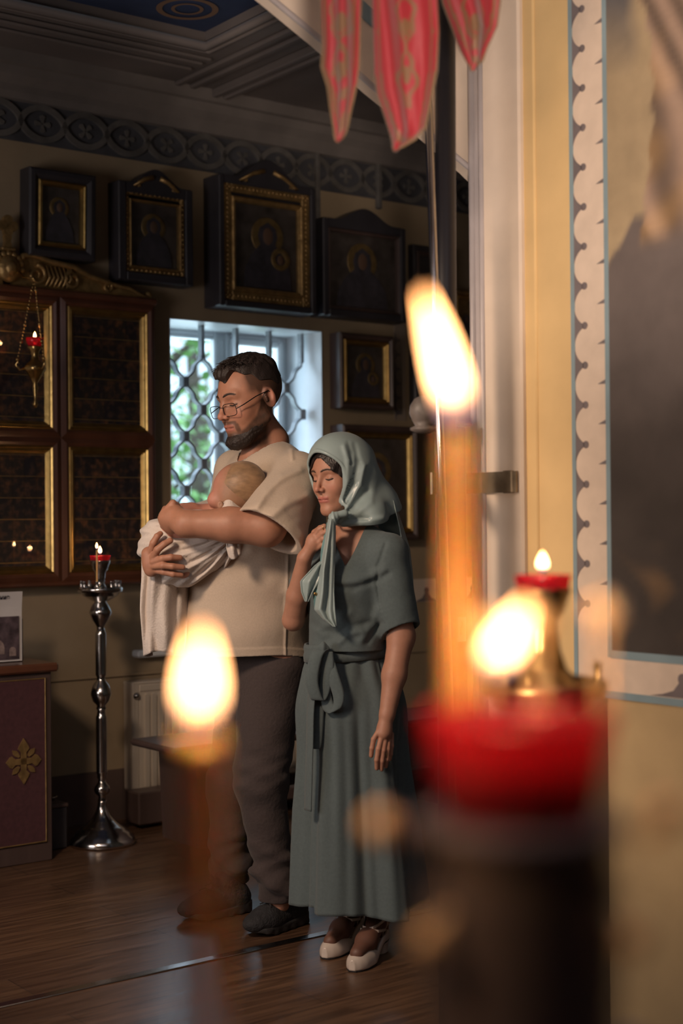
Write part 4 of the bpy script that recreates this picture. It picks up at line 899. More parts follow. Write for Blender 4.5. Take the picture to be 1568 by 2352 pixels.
# ---- head field, in local frame (x right of the person, y forward, z up), metres
def head_field(Lp, s=1.0, fem=False, beard=0.0):
    Q = Lp/s
    X = np.abs(Q[:, 0]); Qs = Q.copy(); Qs[:, 0] = X         # symmetric
    jw = .88 if fem else 1.0
    d = ell(Qs, (0, -.012, .035), (.074, .096, .084))
    d = smin(d, ell(Qs, (0, .028, -.004), (.062, .062, .088)), .02)
    d = smin(d, ell(Qs, (0, .045, -.055), (.047*jw, .046, .058)), .025)
    d = smin(d, rcone(Qs, (.052*jw, -.004, -.058), (.012, .070, -.104), .017, .013), .03)
    d = smin(d, ell(Qs, (.036, .058, -.030), (.022, .022, .024)), .02)
    d = smin(d, ell(Qs, (0, .080, -.103), (.019, .014, .015)), .02)
    d = smin(d, rcone(Qs, (.006, .084, .024), (.040, .071, .023), .009 if not fem else .006, .008), .014)
    # eye sockets
    d = smax(d, -ell(Qs, (.031, .098, .001), (.021, .020, .014)), .012)
    d = smin(d, sph(Qs, (.0305, .070, -.001), .0128), .003)
    # nose
    d = smin(d, rcone(Qs, (0, .082, .018), (0, .106, -.026), .0065, .0075), .010)
    d = smin(d, sph(Qs, (0, .108, -.031), .0098 if not fem else .0088), .006)
    d = smin(d, ell(Qs, (.0115, .097, -.035), (.0065, .0095, .0070)), .005)
    d = smax(d, -ell(Qs, (.0065, .101, -.0415), (.0035, .0055, .0035)), .002)
    # mouth region
    d = smin(d, ell(Qs, (0, .072, -.066), (.030, .020, .022)), .012)
    d = smin(d, ell(Qs, (.005, .0895, -.0610), (.017, .0065, .0046)), .004)
    d = smin(d, ell(Qs, (0, .0885, -.0715), (.0185, .0070, .0052)), .004)
    d = smax(d, -rcone(Qs, (0, .0975, -.0660), (.023, .0865, -.0668), .0016, .0014), .002)
    d = smax(d, -ell(Qs, (0, .097, -.052), (.004, .006, .007)), .004)
    # upper lid crease
    d = smax(d, -rcone(Qs, (.020, .0840, .0085), (.041, .0775, .0065), .0012, .0012), .002)
    # ears
    er = ell(Qs, (.0775, -.014, -.004), (.0075, .018, .030), rot_local(.35, .15))
    er = smax(er, -ell(Qs, (.0875, -.010, .002), (.0095, .0105, .019)), .003); er = smin(er, rcone(Qs, (.081, .000, -.002), (.080, -.002, -.012), .004, .004), .003)
    d = smin(d, er, .005)
    return d*s
def rot_local(a, b):
    ca, sa = math.cos(a), math.sin(a); cb, sb = math.cos(b), math.sin(b)
    return (np.array([[ca, sa, 0], [-sa, ca, 0], [0, 0, 1]]) @ np.array([[1, 0, 0], [0, cb, -sb], [0, sb, cb]])).T
def sm(x, a, b): t_ = np.clip((x-a)/(b-a), 0, 1); return t_*t_*(3-2*t_)
def face_colour(Lp, s, base, lip, brow, lash, beard=None, stubble=None, cheek=(.62, .25, .18)):
    Q = Lp/s; X = np.abs(Q[:, 0]); Y = Q[:, 1]; Z = Q[:, 2]; n = len(Q)
    c = np.tile(np.array(base, f4), (n, 1))
    def mixc(w, cl): nonlocal c; c = c*(1-w[:, None])+np.array(cl, f4)*w[:, None]
    front = sm(Y, .03, .06)
    mixc(.4*np.exp(-(((X-.042)/.018)**2+((Z+.032)/.016)**2))*front, cheek)
    mixc(.45*np.exp(-((X/.014)**2+((Z+.032)/.012)**2))*sm(Y, .09, .1), cheek)
    mixc(.5*sm(X, .068, .075)*sm(-abs(Z+.004), -.04, -.02)*sm(-np.abs(Y+.014), -.03, -.015), cheek)
    if stubble is not None: mixc(stubble(X, Y, Z), brow)
    if beard is not None:
        nz_ = fnoise(Q, 260, 3)*.12; mixc(np.clip(beard(X, Y, Z)*(1+nz_), 0, 1), np.array(brow)*1.15)
    bz = .0235+.004*np.sin((X-.012)/.034*math.pi)
    mixc(.85*sm(-np.abs(Z-bz), -.0048, -.0022)*sm(X, .010, .016)*sm(-X, -.050, -.044)*sm(Y, .05, .06), brow)
    lz = -.0035-.003*np.sin((X-.018)/.026*math.pi)
    mixc(.85*sm(-np.abs(Z-lz), -.0034, -.0014)*sm(X, .016, .020)*sm(-X, -.047, -.043)*sm(Y, .05, .06), lash)
    mixc(.3*np.exp(-(((X-.031)/.018)**2+((Z-.008)/.008)**2))*front, np.array(base)*.72)
    lw = sm(-X, -.0255, -.021)*sm(Y, .06, .07)
    mixc(.9*lw*sm(-np.abs(Z+.0665), -.0115+0*X, -.0085), lip)
    mixc(.8*lw*sm(-np.abs(Z+.0665), -.0016, -.0006), np.array(lip)*.4)
    mixc(.8*np.exp(-(((X-.0065)/.003)**2+((Z+.0415)/.0025)**2))*sm(Y, .09, .095), np.array(base)*.3)
    return c
def to_local(Q, c, R): return (Q-V3(c))@R
def unit(v): v = np.array(v, float); return v/np.linalg.norm(v)
# ------------------------------------------------------------------ MAN
BEY = 4.80
man = thing('person', 'bearded person in glasses and beige T-shirt cradling a wrapped baby', 'person', (0, 0, 0))
mo = P(600, 2110, BEY); man.location = (mo.x, mo.y, 0); MO = (mo.x, mo.y, 0)
HC = V3(P(574, 917, BEY)); HR = rot(math.radians(53), math.radians(13), math.radians(-2)); HS = 1.16
def hl(p): return HC+HR@(np.array(p, f4)*HS)
neck_b = V3(P(606, 1070, 4.82)); 
shL = V3(P(684, 1100, 4.66)); shR = V3(P(545, 1085, 5.00))
elL = V3(P(612, 1212, 4.49)); wrL = V3(P(428, 1203, 4.49)); haL = V3(P(392, 1196, 4.53))
elR = V3(P(500, 1290, 4.93)); wrR = V3(P(372, 1300, 4.72)); haR = V3(P(350, 1288, 4.60))
hip = V3(P(615, 1490, 4.83)); chest = V3(P(610, 1190, 4.83))
bx_ = unit((-math.sin(math.radians(68)), -math.cos(math.radians(68)), 0)); bs = unit((math.cos(math.radians(68)), -math.sin(math.radians(68)), 0))     # forward, left(near)
TR = np.stack([-bs, bx_, (0, 0, 1)], 1).astype(f4)
def finger(Q, pts, r): return chain(Q, pts, [r, r*.97, r*.9, r*.8][:len(pts)], .003)
# right hand (far hand) seen on the wrap
YH = 4.555
def hp(px, py, Y=YH): return V3(P(px, py, Y))
fingR = [([(345, 1268, 4.56), (352, 1247, 4.545), (361, 1232, 4.545), (368, 1226, 4.555)], .0112),
         ([(352, 1280, 4.55), (362, 1262, 4.53), (377, 1250, 4.528), (391, 1242, 4.535)], .0118),
         ([(352, 1290, 4.55), (372, 1283, 4.532), (392, 1280, 4.532), (413, 1281, 4.545)], .0113),
         ([(352, 1300, 4.555), (374, 1299, 4.53), (396, 1301, 4.53), (419, 1303, 4.543)], .0112),
         ([(358, 1310, 4.565), (376, 1314, 4.545), (397, 1319, 4.543), (416, 1321, 4.555)], .0102)]
fingL = [([(386, 1168, 4.52), (397, 1156, 4.52), (408, 1166, 4.56), (410, 1182, 4.59)], .0115),
         ([(378, 1176, 4.525), (380, 1170, 4.54), (388, 1172, 4.59), (396, 1186, 4.61)], .0115),
         ([(374, 1190, 4.53), (370, 1190, 4.56), (376, 1192, 4.60), (388, 1200, 4.62)], .0110),
         ([(378, 1205, 4.54), (375, 1208, 4.56), (378, 1210, 4.60), (388, 1212, 4.61)], .0100),
         ([(412, 1180, 4.52), (404, 1160, 4.555), (398, 1166, 4.59), (392, 1176, 4.61)], .0110)]
def hands(Q):
    d = chain(Q, [elR, wrR, hp(352, 1292, 4.58)], [.046, .031, .026], .02)
    pm = ell(Q, hp(345, 1290, 4.572), (.026, .022, .046), None); pm = smin(pm, rcone(Q, hp(340, 1272, 4.575), hp(350, 1308, 4.575), .021, .021), .01); d = smin(d, pm, .012)
    for pts, r in fingR: d = smin(d, finger(Q, [hp(*p) for p in pts], r), .0035)
    e = chain(Q, [shL, elL], [.064, .056], .02); e = smin(e, chain(Q, [elL, .55*elL+.45*wrL+np.array([0, -.004, .003], f4), wrL, hp(402, 1192, 4.52)], [.058, .053, .040, .035], .02), .02)
    e = smin(e, chain(Q, [hp(402, 1184, 4.525), hp(388, 1190, 4.535)], [.034, .034], .01), .015)
    e = smin(e, ell(Q, hp(392, 1198, 4.54), (.030, .030, .040)), .012)
    for pts, r in fingL: e = smin(e, finger(Q, [hp(*p) for p in pts], r), .005)
    return np.minimum(d, e)
def body_m(Q):
    Lh = to_local(Q, HC, HR); d = head_field(Lh, HS)
    d = smin(d, chain(Q, [hl((0, -.018, -.055)), hl((0, -.048, -.13)), neck_b+np.array([.01, .02, -.01], f4)], [.044, .047, .060], .02), .018)
    d = smin(d, rcone(Q, hl((0, .000, -.085)), neck_b+np.array([-.04, -.005, .00], f4), .032, .045), .025)
    Lt = to_local(Q, chest, TR); t_ = ell(Lt, (0, -.01, .03), (.20, .125, .17)); t_ = smin(t_, ell(Lt, (0, .02, -.2), (.175, .15, .2)), .08)
    d = smin(d, t_, .06); d = smin(d, rcone(Q, shR, elR, .06, .048), .03)
    d = smin(d, rcone(Q, hip+bs*.09-np.array([0, 0, .02], f4), V3(P(600, 1780, 4.74)), .085, .055), .04); d = smin(d, rcone(Q, V3(P(600, 1780, 4.74)), V3(P(640, 2075, 4.76)), .055, .035), .03)
    d = smin(d, rcone(Q, hip-bs*.09-np.array([0, 0, .02], f4), V3(P(535, 1790, 4.96)), .085, .055), .04); d = smin(d, rcone(Q, V3(P(535, 1790, 4.96)), V3(P(528, 2052, 5.0)), .055, .035), .03)
    h = hands(Q); return smin(d, h, .012)
SK = (.43, .205, .13)
hairc = (.040, .022, .014)
def bmask(X, Y, Z):      # beard: sideburn, jaw, chin, moustache
    Zc = np.interp(Y, [-.02, .0, .012, .03, .05, .064, .075, .10], [.03, .015, -.02, -.045, -.060, -.072, -.079, -.079])
    m_ = sm(Zc-Z, -.007, .009)*sm(Y, -.022, -.004)*sm(Z, -.166, -.150)
    mous = sm(-np.abs(Z+.0525+.10*np.clip(X-.012, 0, 1)), -.0075, -.004)*sm(-X, -.036, -.030)*sm(Y, .06, .07)*.8
    corner = sm(-np.abs(X-.031), -.007, -.003)*sm(-Z, .052, .060)*sm(Y, .05, .06)*.8
    return np.clip(np.maximum.reduce([m_, mous, corner]), 0, 1)*.88
def hmask(X, Y, Z): return np.clip(.93*sm(Z, .030, .062)*sm(-Y, -.045, -.015)+.75*sm(X, .045, .062)*sm(Z, .008, .03)*sm(-Y, -.055, -.03)+.8*sm(-Y, .02, .045)*sm(Z, -.055, -.02)+.55*sm(X, .05, .062)*sm(-Y, -.022, -.008)*sm(Z, -.035, -.01)*sm(Y, -.004, .006), 0, .85)
def colm(V, G):
    Lh = to_local(V, HC, HR); n = len(V); c = np.tile(np.array(SK, f4), (n, 1)); hd = sm(-np.sqrt((Lh**2).sum(1)), -.175, -.15)
    fc = face_colour(Lh, HS, SK, (.40, .15, .11), hairc, (.05, .03, .025), bmask, hmask); c = c*(1-hd[:, None])+fc*hd[:, None]
    kn = fnoise(V, 90, 2)*.04; return np.clip(c*(1+kn[:, None]), 0, 1)
lo = np.array([P(310, 1000, 4.45).x, 4.35, .03]); hi = np.array([P(760, 1000, 5.0).x, 5.22, P(580, 815, 4.8).z+.04])
implicit('body', body_m, lo, hi, .0032, M_skin, man, colm, MO)
# beard: short full hair volume with ragged surface
M_hair = mat('dark brown hair', (.026, .017, .014), .55, var=.3, scale=120, bump=.3, bscale=400, stretch=(1, 1, .5))
def beard_f(Q):
    L_ = to_local(Q, HC, HR)/HS; Ls = L_.copy(); Ls[:, 0] = np.abs(Ls[:, 0]); H = head_field(L_*HS, HS)/HS; Y, Z = L_[:, 1], L_[:, 2]
    low = sm(-Z, .055, .105); Zc = np.interp(Y, [-.02, .0, .012, .03, .05, .064, .075, .10], [.03, .015, -.02, -.045, -.060, -.072, -.079, -.079]); low = low*sm(Zc-Z, .0, .028); off = -.0015+(.0035+.007*sm(-Z, .078, .118)*sm(Y, .03, .07))*low+.0012*fnoise(L_, 260, 1)*low+.001*fnoise(L_, 520, 4)*low
    d = np.maximum(H-off, (.45-bmask(Ls[:, 0], Y, Z))*.03); under = ell(Ls, (0, .056, -.104), (.038, .036, .022))+.0015*fnoise(L_, 330, 6)
    return smin(d, np.maximum(under, -(H+.004)), .012)*HS
hb = np.array([.20]*3)
implicit('beard', beard_f, HC-hb, HC+hb, .0022, M_hair, man, None, MO)
def hair_f(Q):
    L_ = to_local(Q, HC, HR)/HS; X, Y, Z = L_[:, 0], L_[:, 1], L_[:, 2]; aX = np.abs(X); H = head_field(L_*HS, HS)/HS
    st = .0016*np.sin(X*330+3*np.sin(Y*60)+Z*60)+.0012*fnoise(L_, 220, 8)
    top = sm(Z, .060, .100)*sm(-aX, -.075, -.055); off = .002+.010*top+.010*sm(Y, .045, .085)*sm(Z, .06, .08)+st*(.2+top)
    line = .070-.004*sm(-Y, .0, .05)+.020*np.exp(-((aX-.040)/.013)**2)*sm(Y, .03, .05)-.010*np.exp(-((X+.018)/.012)**2)*sm(Y, .05, .07)+.003*np.sin(X*130)*sm(Y, .04, .07)
    line = line-.024*sm(aX, .045, .07)*sm(-Y, -.025, .0)-.02*sm(-Y, .03, .07)
    d = np.maximum(H-off, (line-Z)*.7); return np.maximum(d, -(H+.003))*HS
ho = implicit('hair', hair_f, HC-hb, HC+hb, .0022, M_hair, man, None, MO)
# loose strands of the fringe and crown
mb = MB(); q = random.Random(4)
for i in range(620):
    a = q.uniform(0, 6.28); rr_ = math.sqrt(q.random()); x = .056*rr_*math.cos(a); y = -.008+.078*rr_*math.sin(a); z = .124-.034*(x/.058)**2-.030*(max(y, -.2)/.085)**2
    fr_ = max(0, (y-.02)/.06)
    d_ = (q.gauss(-.004, .006)+x*.15, q.uniform(.018, .034), q.uniform(-.006, .006)-.016*fr_*q.random())
    if i % 9 == 0 and y > .05: d_ = (d_[0], .010, -.030*q.random())
    p0 = hl((x, y, z-.004)); p2_ = hl((x+d_[0], y+d_[1], z+d_[2])); p1_ = (p0+p2_)/2+HR@np.array([0, 0, .005], f4)
    mb.tube([p0-V3(MO), p1_-V3(MO), p2_-V3(MO)], [.0015, .0012, .0003], 4)
mb.obj('hair_strands', M_hair, ho); ho_ = ho
# lash lines and eyebrows laid on the face surface
M_lash = mat('dark lashes', (.012, .008, .007), .6)
def on_face(c, R_, s_, fem, x, z, off=.0004):
    y = .125; 
    for _ in range(60):
        d_ = float(head_field(np.array([[x*s_, y*s_, z*s_]], f4), s_, fem)[0])/s_
        if d_ < off: break
        y -= max(d_*.8, .0002)
    return V3(c)+R_@(np.array([x, y, z], f4)*s_)
def lashes(par, O_, c, R_, s_, fem, mb_, m_b, wb, r0):
    ml = MB(); me_ = MB()
    for sg in (-1, 1):
        pts = [on_face(c, R_, s_, fem, sg*x, -.0030-.0036*math.sin((x-.017)/.028*math.pi)-.001*(x > .04), .0009)-V3(O_) for x in np.linspace(.017, .045, 11)]
        ml.tube(pts, [r0*.5]+[r0]*9+[r0*.6], 6)
        pts = [on_face(c, R_, s_, fem, sg*x, wb+.0052*math.sin((x-.010)/.040*math.pi)+.001*(x-.01)/.04, .0008)-V3(O_) for x in np.linspace(.011, .050, 12)]
        me_.tube(pts, [m_b*.7, m_b, m_b*1.1, m_b*1.1, m_b, m_b, m_b*.9, m_b*.9, m_b*.8, m_b*.7, m_b*.5, m_b*.2], 6)
    ml.obj('eyelashes', M_lash, par); me_.obj('eyebrows', M_hair if not fem else M_browf, par)
lashes(man, MO, HC, HR, HS, False, None, .0026, .0215, .0013)
# glasses
M_spec = mat('black spectacle metal', (.015, .015, .018), .3, .6)
gl_ = bpy.data.materials.new('spectacle lens'); gl_.use_nodes = True; gl_.node_tree.nodes.remove(gl_.node_tree.nodes['Principled BSDF']); thin_glass(gl_, .02)
gz = -.020
def gp(p): return hl(p)-V3(MO)
g_par = None
mb = MB()
for sg in (-1, 1):
    ring = []
    for i in range(29):
        a = 2*math.pi*i/28; ca, sa = math.cos(a), math.sin(a); ex = .5
        x = .029*math.copysign(abs(ca)**ex, ca); z = .0175*math.copysign(abs(sa)**ex, sa); ring.append(gp((sg*(.037)+x, .101-.10*abs(sg*.037+x)**1.5*3.2-.25*(z)*-.2, gz+z*1.0+.004)))
    mb.tube(ring, .0012, 6, cap=False)
    mb.tube([ring[0] if sg > 0 else ring[14], gp((sg*.074, .070, gz+.012)), gp((sg*.079, .03, gz+.026)), gp((sg*.081, -.012, gz+.034)), gp((sg*.080, -.03, gz+.020))], [.0014, .0018, .0018, .0016, .0012], 6)
mb.tube([gp((-.010, .100, gz+.012)), gp((0, .1035, gz+.014)), gp((.010, .100, gz+.012))], .0012, 6)
so = mb.obj('spectacles', M_spec, man)
for sg in (-1, 1):
    ring = []
    for i in range(28):
        a = 2*math.pi*i/28; ca, sa = math.cos(a), math.sin(a); x = .0285*math.copysign(abs(ca)**.5, ca); z = .017*math.copysign(abs(sa)**.5, sa); ring.append(gp((sg*.037+x, .101-.10*abs(sg*.037+x)**1.5*3.2, gz+z+.004)))
    back = [r-HR[:, 1]*.0012 for r in ring]; n = 28
    MB().add(ring+back, [tuple(range(n)), tuple(range(2*n-1, n-1, -1))]+[(i, n+i, n+(i+1) % n, (i+1) % n) for i in range(n)]).obj('lens', gl_, so)
# T-shirt
M_shirt = mat('beige cotton jersey', (.56, .45, .35), .9, sheen=.2, bump=.10, bscale=140, var=.05, scale=200)
elb = elL; sdir = (elb-shL)/np.linalg.norm(elb-shL)
folds_m = [([(598, 1165), (618, 1130), (650, 1098), (690, 1080)], 4.57, .008, .012), ([(608, 1178), (640, 1140), (690, 1112)], 4.55, -.007, .013), ([(585, 1160), (605, 1120), (640, 1085)], 4.60, -.006, .012), ([(625, 1190), (665, 1155), (705, 1140)], 4.53, .007, .014),
           ([(650, 1205), (690, 1185), (712, 1175)], 4.52, -.007, .014), ([(655, 1010), (668, 1030), (672, 1055)], 4.62, .004, .006), ([(575, 1265), (520, 1300), (450, 1330)], 4.62, .006, .02), ([(660, 1260), (640, 1300), (600, 1340)], 4.6, -.006, .02), ([(700, 1230), (690, 1300), (660, 1360)], 4.6, .006, .02)]
def shirt_f(Q):
    Lt = to_local(Q, chest, TR)
    x, y, z = Lt[:, 0], Lt[:, 1], Lt[:, 2]
    t_ = ell(Lt, (0, -.02, .06), (.225, .145, .20)); t_ = smin(t_, ell(Lt, (0, .0, -.08), (.19, .165, .22)), .08)
    # hanging lower part: elliptic column widening forward
    zz = np.clip((-z-.0)/.43, 0, 1); ry = .204+.018*zz; rx = .178+.012*zz; cy = .050+.008*zz
    k = np.sqrt((x/rx)**2+((y-cy)/ry)**2); col_ = (k-1)*.16; col_ = np.maximum(col_, z-.05); t_ = smin(t_, col_, .10)
    t_ = smin(t_, rcone(Q, neck_b+np.array([.01, .03, -.045], f4), shL, .085, .075), .05); t_ = smin(t_, rcone(Q, neck_b+np.array([.0, .0, -.045], f4), shR, .085, .07), .05)
    slv = rcone(Q, shL, shL+sdir*.27+np.array([.012, 0, 0], f4), .083, .112); slv = smin(slv, rcone(Q, shR, elR, .075, .075), .02)
    d = smin(t_, slv, .035)
    # folds
    d = d+.0035*np.sin(z*46+6*y+2.2*np.sin(x*9+z*7))*sm(-z, .10, .3)*.8+.003*fnoise(Lt, 11, 1)+.0007*fnoise(Lt, 50, 5)
    nearm = sm(-Q[:, 1], -4.78, -4.66)
    for pts, Y, a, w0 in folds_m:
        pp = [V3(P(px, py, Y)) for px, py in pts]; fd = chain(Q*np.array([1, .0, 1], f4), [p*np.array([1, .0, 1], f4) for p in pp], [0]*len(pp), .01); d = d-(a*1.15 if a > 0 else a*.25)*np.exp(-(fd/w0)**2)*nearm
    w1 = np.exp(-((x+.185)/.012)**2)*sm(-z, .03, .06); d = d-.0035*np.exp(-((y-.0)/.004)**2)*sm(-x, .12, .15)*sm(-z, .1, .14)      # side seam
    # hem cut
    zc = to_local(V3(P(600, 1500, 4.7))[None], chest, TR)[0, 2]
    hemz = zc-.018*sm(-y, -.05, .16)+.006*np.sin(x*14)
    hm = (hemz-z)
    d = d-.002*sm(-np.abs(z-hemz-.012), -.016, -.012)
    inner = d+.006
    # sleeve opening plane, tilted
    sc_ = plane(Q, V3(P(618, 1203, 4.42)), np.array([-.50, -.40, -.77], f4))
    near = rcone(Q, shL, shL+sdir*.27, .15, .17)
    d2 = np.maximum(d, hm)
    slz = smax(rcone(Q, shL, shL+sdir*.40, .083, .094)-.02, -.5+0*x, .0)
    hollow = np.maximum(inner, -( -inner-.5))
    open_arm = rcone(Q, shL+sdir*.06, shL+sdir*.27+np.array([.012, 0, 0], f4), .068, .101)
    cut = np.maximum(sc_, -(t_-.01)); cut = np.maximum(cut, near)
    d2 = np.maximum(d2, -np.maximum(-sc_*-1, -(t_-.012)) if False else -np.minimum(1, np.maximum(-sc_, np.maximum(.012-t_, near))))
    d2 = np.maximum(d2, -np.maximum(open_arm, .018-t_))
    # hollow bottom
    d2 = np.maximum(d2, -np.maximum(inner, z-(zc+.10)))
    # neckline
    nk = rcone(Q, neck_b+np.array([-.012, -.008, .012], f4), hl((0, -.03, -.02)), .074, .088)
    d2 = np.maximum(d2, -nk); return d2
lo = np.array([P(395, 1000, 4.6).x, 4.36, P(600, 1545, 4.6).z]); hi = np.array([P(760, 1000, 5.0).x, 5.22, P(600, 985, 4.8).z])
implicit('t_shirt', shirt_f, lo, hi, .0036, M_shirt, man, None, MO, smooth=1)
# trousers
M_trou = mat('brown grey jersey trousers', (.060, .043, .040), .9, sheen=.1, bump=.25, bscale=90, var=.08, scale=150)
kL, aL = V3(P(596, 1790, 4.72)), V3(P(638, 2042, 4.76)); kR, aR = V3(P(530, 1800, 4.95)), V3(P(528, 2010, 5.0))
def trou_f(Q):
    h0 = hip+bs*.075+np.array([-.005, 0, -.06], f4); h1 = hip-bs*.085+np.array([-.01, 0, -.06], f4)
    L1 = smin(rcone(Q, h0, kL, .112, .082), rcone(Q, kL, aL, .082, .060), .04); R1 = smin(rcone(Q, h1, kR, .115, .080), rcone(Q, kR, aR, .080, .060), .04)
    d = smin(np.minimum(L1, R1), rcone(Q, hip+np.array([-.012, 0, .03], f4), hip+np.array([-.012, 0, -.1], f4), .128, .125), .04)
    z = Q[:, 2]; fz = sm(-z, -.62, -.30)
    w_ = np.sin(z*62+7*Q[:, 0]*4+2.5*np.sin(Q[:, 1]*18+z*9)); w2 = np.sin(z*100-Q[:, 0]*50+1.6*np.sin(z*23))
    kn = np.exp(-((z-.52)/.10)**2); an = np.exp(-((z-.17)/.10)**2)
    d = d-(.006*w_*(.6*kn+an)+.003*w2*(an+.4*kn))-.005*fnoise(Q, 13, 3)-.002*fnoise(Q, 40, 1)-.010*an*np.maximum(w_, 0)
    d = np.maximum(d, -(d+.008) if False else d)
    cutL = aL[2]-.035; d = np.maximum(d, cutL-.002-z)
    # pocket seam
    return d
lo = np.array([P(430, 1000, 4.9).x-.03, 4.5, .02]); hi = np.array([P(740, 1000, 5.0).x, 5.22, hip[2]+.12])
tr_ = implicit('trousers', trou_f, lo, hi, .0042, M_trou, man, None, MO, smooth=1)
# shoes
M_shoe = mat('black knit', (.022, .021, .023), .8, bump=.5, bscale=160, var=.3, scale=60); M_sole = mat('black rubber sole', (.030, .028, .028), .55, bump=.3, bscale=60)
def shoe(ankle, toe_dir, ln, par, nm='sneaker', lab=None):
    t2 = unit((toe_dir[0], toe_dir[1], 0)); sd = np.array([-t2[1], t2[0], 0]); R_ = np.stack([sd, t2, (0, 0, 1)], 1).astype(f4); A = np.array([ankle[0], ankle[1], 0], f4)
    def up(Q):
        L_ = to_local(Q, A, R_); d = rcone(L_, (0, -.035, .060), (0, .01, .11), .044, .040)
        d = smin(d, rcone(L_, (0, -.04, .045), (0, ln*.45, .042), .040, .046), .03); d = smin(d, ell(L_, (.004, ln*.60, .040), (.048, .075, .036)), .03)
        d = smax(d, -rcone(L_, (0, -.012, .115), (0, -.02, .17), .028, .034), .004)
        for i in range(4): d = smax(d, -rcone(L_, (-.025, .045+.022*i, .105-.012*i), (.025, .045+.022*i, .105-.012*i), .0016, .0016), .003)
        d = d-.0012*fnoise(L_, 120, 1); return np.maximum(d, .022-L_[:, 2])
    def so_(Q):
        L_ = to_local(Q, A, R_); w_ = .046+.008*np.sin(np.clip((L_[:, 1]+.06)/.26, 0, 1)*math.pi); P2 = L_.copy(); P2[:, 2] = 0
        d = rcone(P2, (0, -.048, 0), (.003, ln*.62, 0), .044, .052); zt_ = .030+.012*sm(-L_[:, 1], -.02, .06)+.010*sm(L_[:, 1], .12, .2)
        d = smax(d, L_[:, 2]-zt_, .008); d = smax(d, .002+.014*sm(L_[:, 1], ln*.5, ln*.85)-L_[:, 2], .006); return d-.0015*np.sin(L_[:, 1]*150)*sm(-L_[:, 2], -.02, -.01)
    b_ = np.array([.24, .24, .0], f4); l0 = A-b_; h0 = A+b_+np.array([0, 0, .17], f4)
    s1 = implicit(nm, up, l0-np.array([0, 0, .01], f4), h0, .0038, M_shoe, par, None, MO); implicit('sole', so_, l0-np.array([0, 0, .01], f4), h0, .0038, M_sole, s1, None, MO); s1.children[0].parent = s1
    mb = MB(); 
    for i in range(4):
        y = .05+.022*i; z = .112-.013*i
        for a, b in ((-.026, .026), (.026, -.026)): mb.tube([A+R_@np.array([a, y, z-.006], f4)-V3(MO), A+R_@np.array([0, y+.01, z], f4)-V3(MO), A+R_@np.array([b, y+.022, z-.012], f4)-V3(MO)], .002, 6)
    for s in (-1, 1): mb.tube([A+R_@np.array([0, .045, .118], f4)-V3(MO), A+R_@np.array([.02*s, .05, .135], f4)-V3(MO), A+R_@np.array([.035*s, .055, .12], f4)-V3(MO), A+R_@np.array([.012*s, .05, .112], f4)-V3(MO)], .0018, 6)
    mb.obj('shoelace', M_gap, s1); return s1
shoe(V3((-.195, 4.80, .1)), (-.66, -.75), .19, man)
shoe(V3((-.40, 4.96, .1)), (-.82, -.57), .19, man)
# ------------------------------------------------------------------ BABY
bb_c = V3(P(543, 1123, 4.60)); baby = thing('person', 'sleeping baby with fair hair, head resting in the crook of the arm', 'person', tuple(bb_c)); BO = tuple(bb_c)
BR = np.stack([unit((.1, -.95, .25)), unit((-.80, -.05, -.60)), unit((.55, -.2, .82))], 1)   # right?, forward(face), up(crown)
f_ = unit((-.86, .12, -.42)); u_ = unit((.42, -.02, .62)); u_ = unit(u_-f_*(u_@f_)); r_ = np.cross(f_, u_); BR = np.stack([r_, f_, u_], 1).astype(f4)
def baby_f(Q):
    L_ = to_local(Q, bb_c, BR)
    d = ell(L_, (0, -.012, .006), (.068, .086, .074)); d = smin(d, ell(L_, (0, .028, -.028), (.055, .046, .048)), .03)
    Ls = L_.copy(); Ls[:, 0] = np.abs(Ls[:, 0]); d = smin(d, sph(Ls, (.026, .048, -.042), .024), .015); d = smin(d, sph(Ls, (0, .078, -.030), .008), .010)
    d = smax(d, -ell(Ls, (.022, .082, -.014), (.014, .010, .008)), .008); d = smin(d, ell(Ls, (0, .068, -.055), (.012, .008, .006)), .006)
    d = smin(d, sph(Q, V3(P(495, 1148, 4.585)), .026), .016)
    er = ell(Q, V3(P(506, 1160, 4.535)), (.010, .007, .014)); er = smax(er, -ell(Q, V3(P(505, 1158, 4.525)), (.006, .006, .009)), .003); d = smin(d, er, .005)
    nk = V3(P(490, 1192, 4.63)); d = smin(d, rcone(Q, bb_c+BR@np.array([0, .0, -.035], f4), nk, .034, .036), .015)
    d = smin(d, rcone(Q, nk, V3(P(425, 1204, 4.63)), .052, .056), .012); d = smin(d, rcone(Q, V3(P(425, 1204, 4.63)), V3(P(370, 1260, 4.68)), .064, .07), .03)
    # arms and legs tucked in the wrap
    d = smin(d, rcone(Q, V3(P(440, 1172, 4.60)), V3(P(415, 1180, 4.55)), .024, .02), .015)
    for s in (-.03, .03): d = smin(d, rcone(Q, V3(P(380, 1265, 4.68+s)), V3(P(420, 1310, 4.62+s)), .035, .026), .02)
    return d
def baby_c(V, G):
    L_ = to_local(V, bb_c, BR); c = np.tile(np.array((.52, .24, .175), f4), (len(V), 1)); ck = np.exp(-(((np.abs(L_[:, 0])-.035)/.025)**2+((L_[:, 2]+.04)/.025)**2)-((L_[:, 1]-.05)/.03)**2)*.5
    c = c*(1-ck[:, None])+np.array((.66, .24, .18), f4)*ck[:, None]; q_ = (V-V3(BO)); hm = sm(q_[:, 0]-.25*q_[:, 2], -.075, -.02)*sm(-np.sqrt((L_**2).sum(1)), -.13, -.11)*.8
    return c*(1-hm[:, None])+np.array((.30, .18, .10), f4)*hm[:, None]
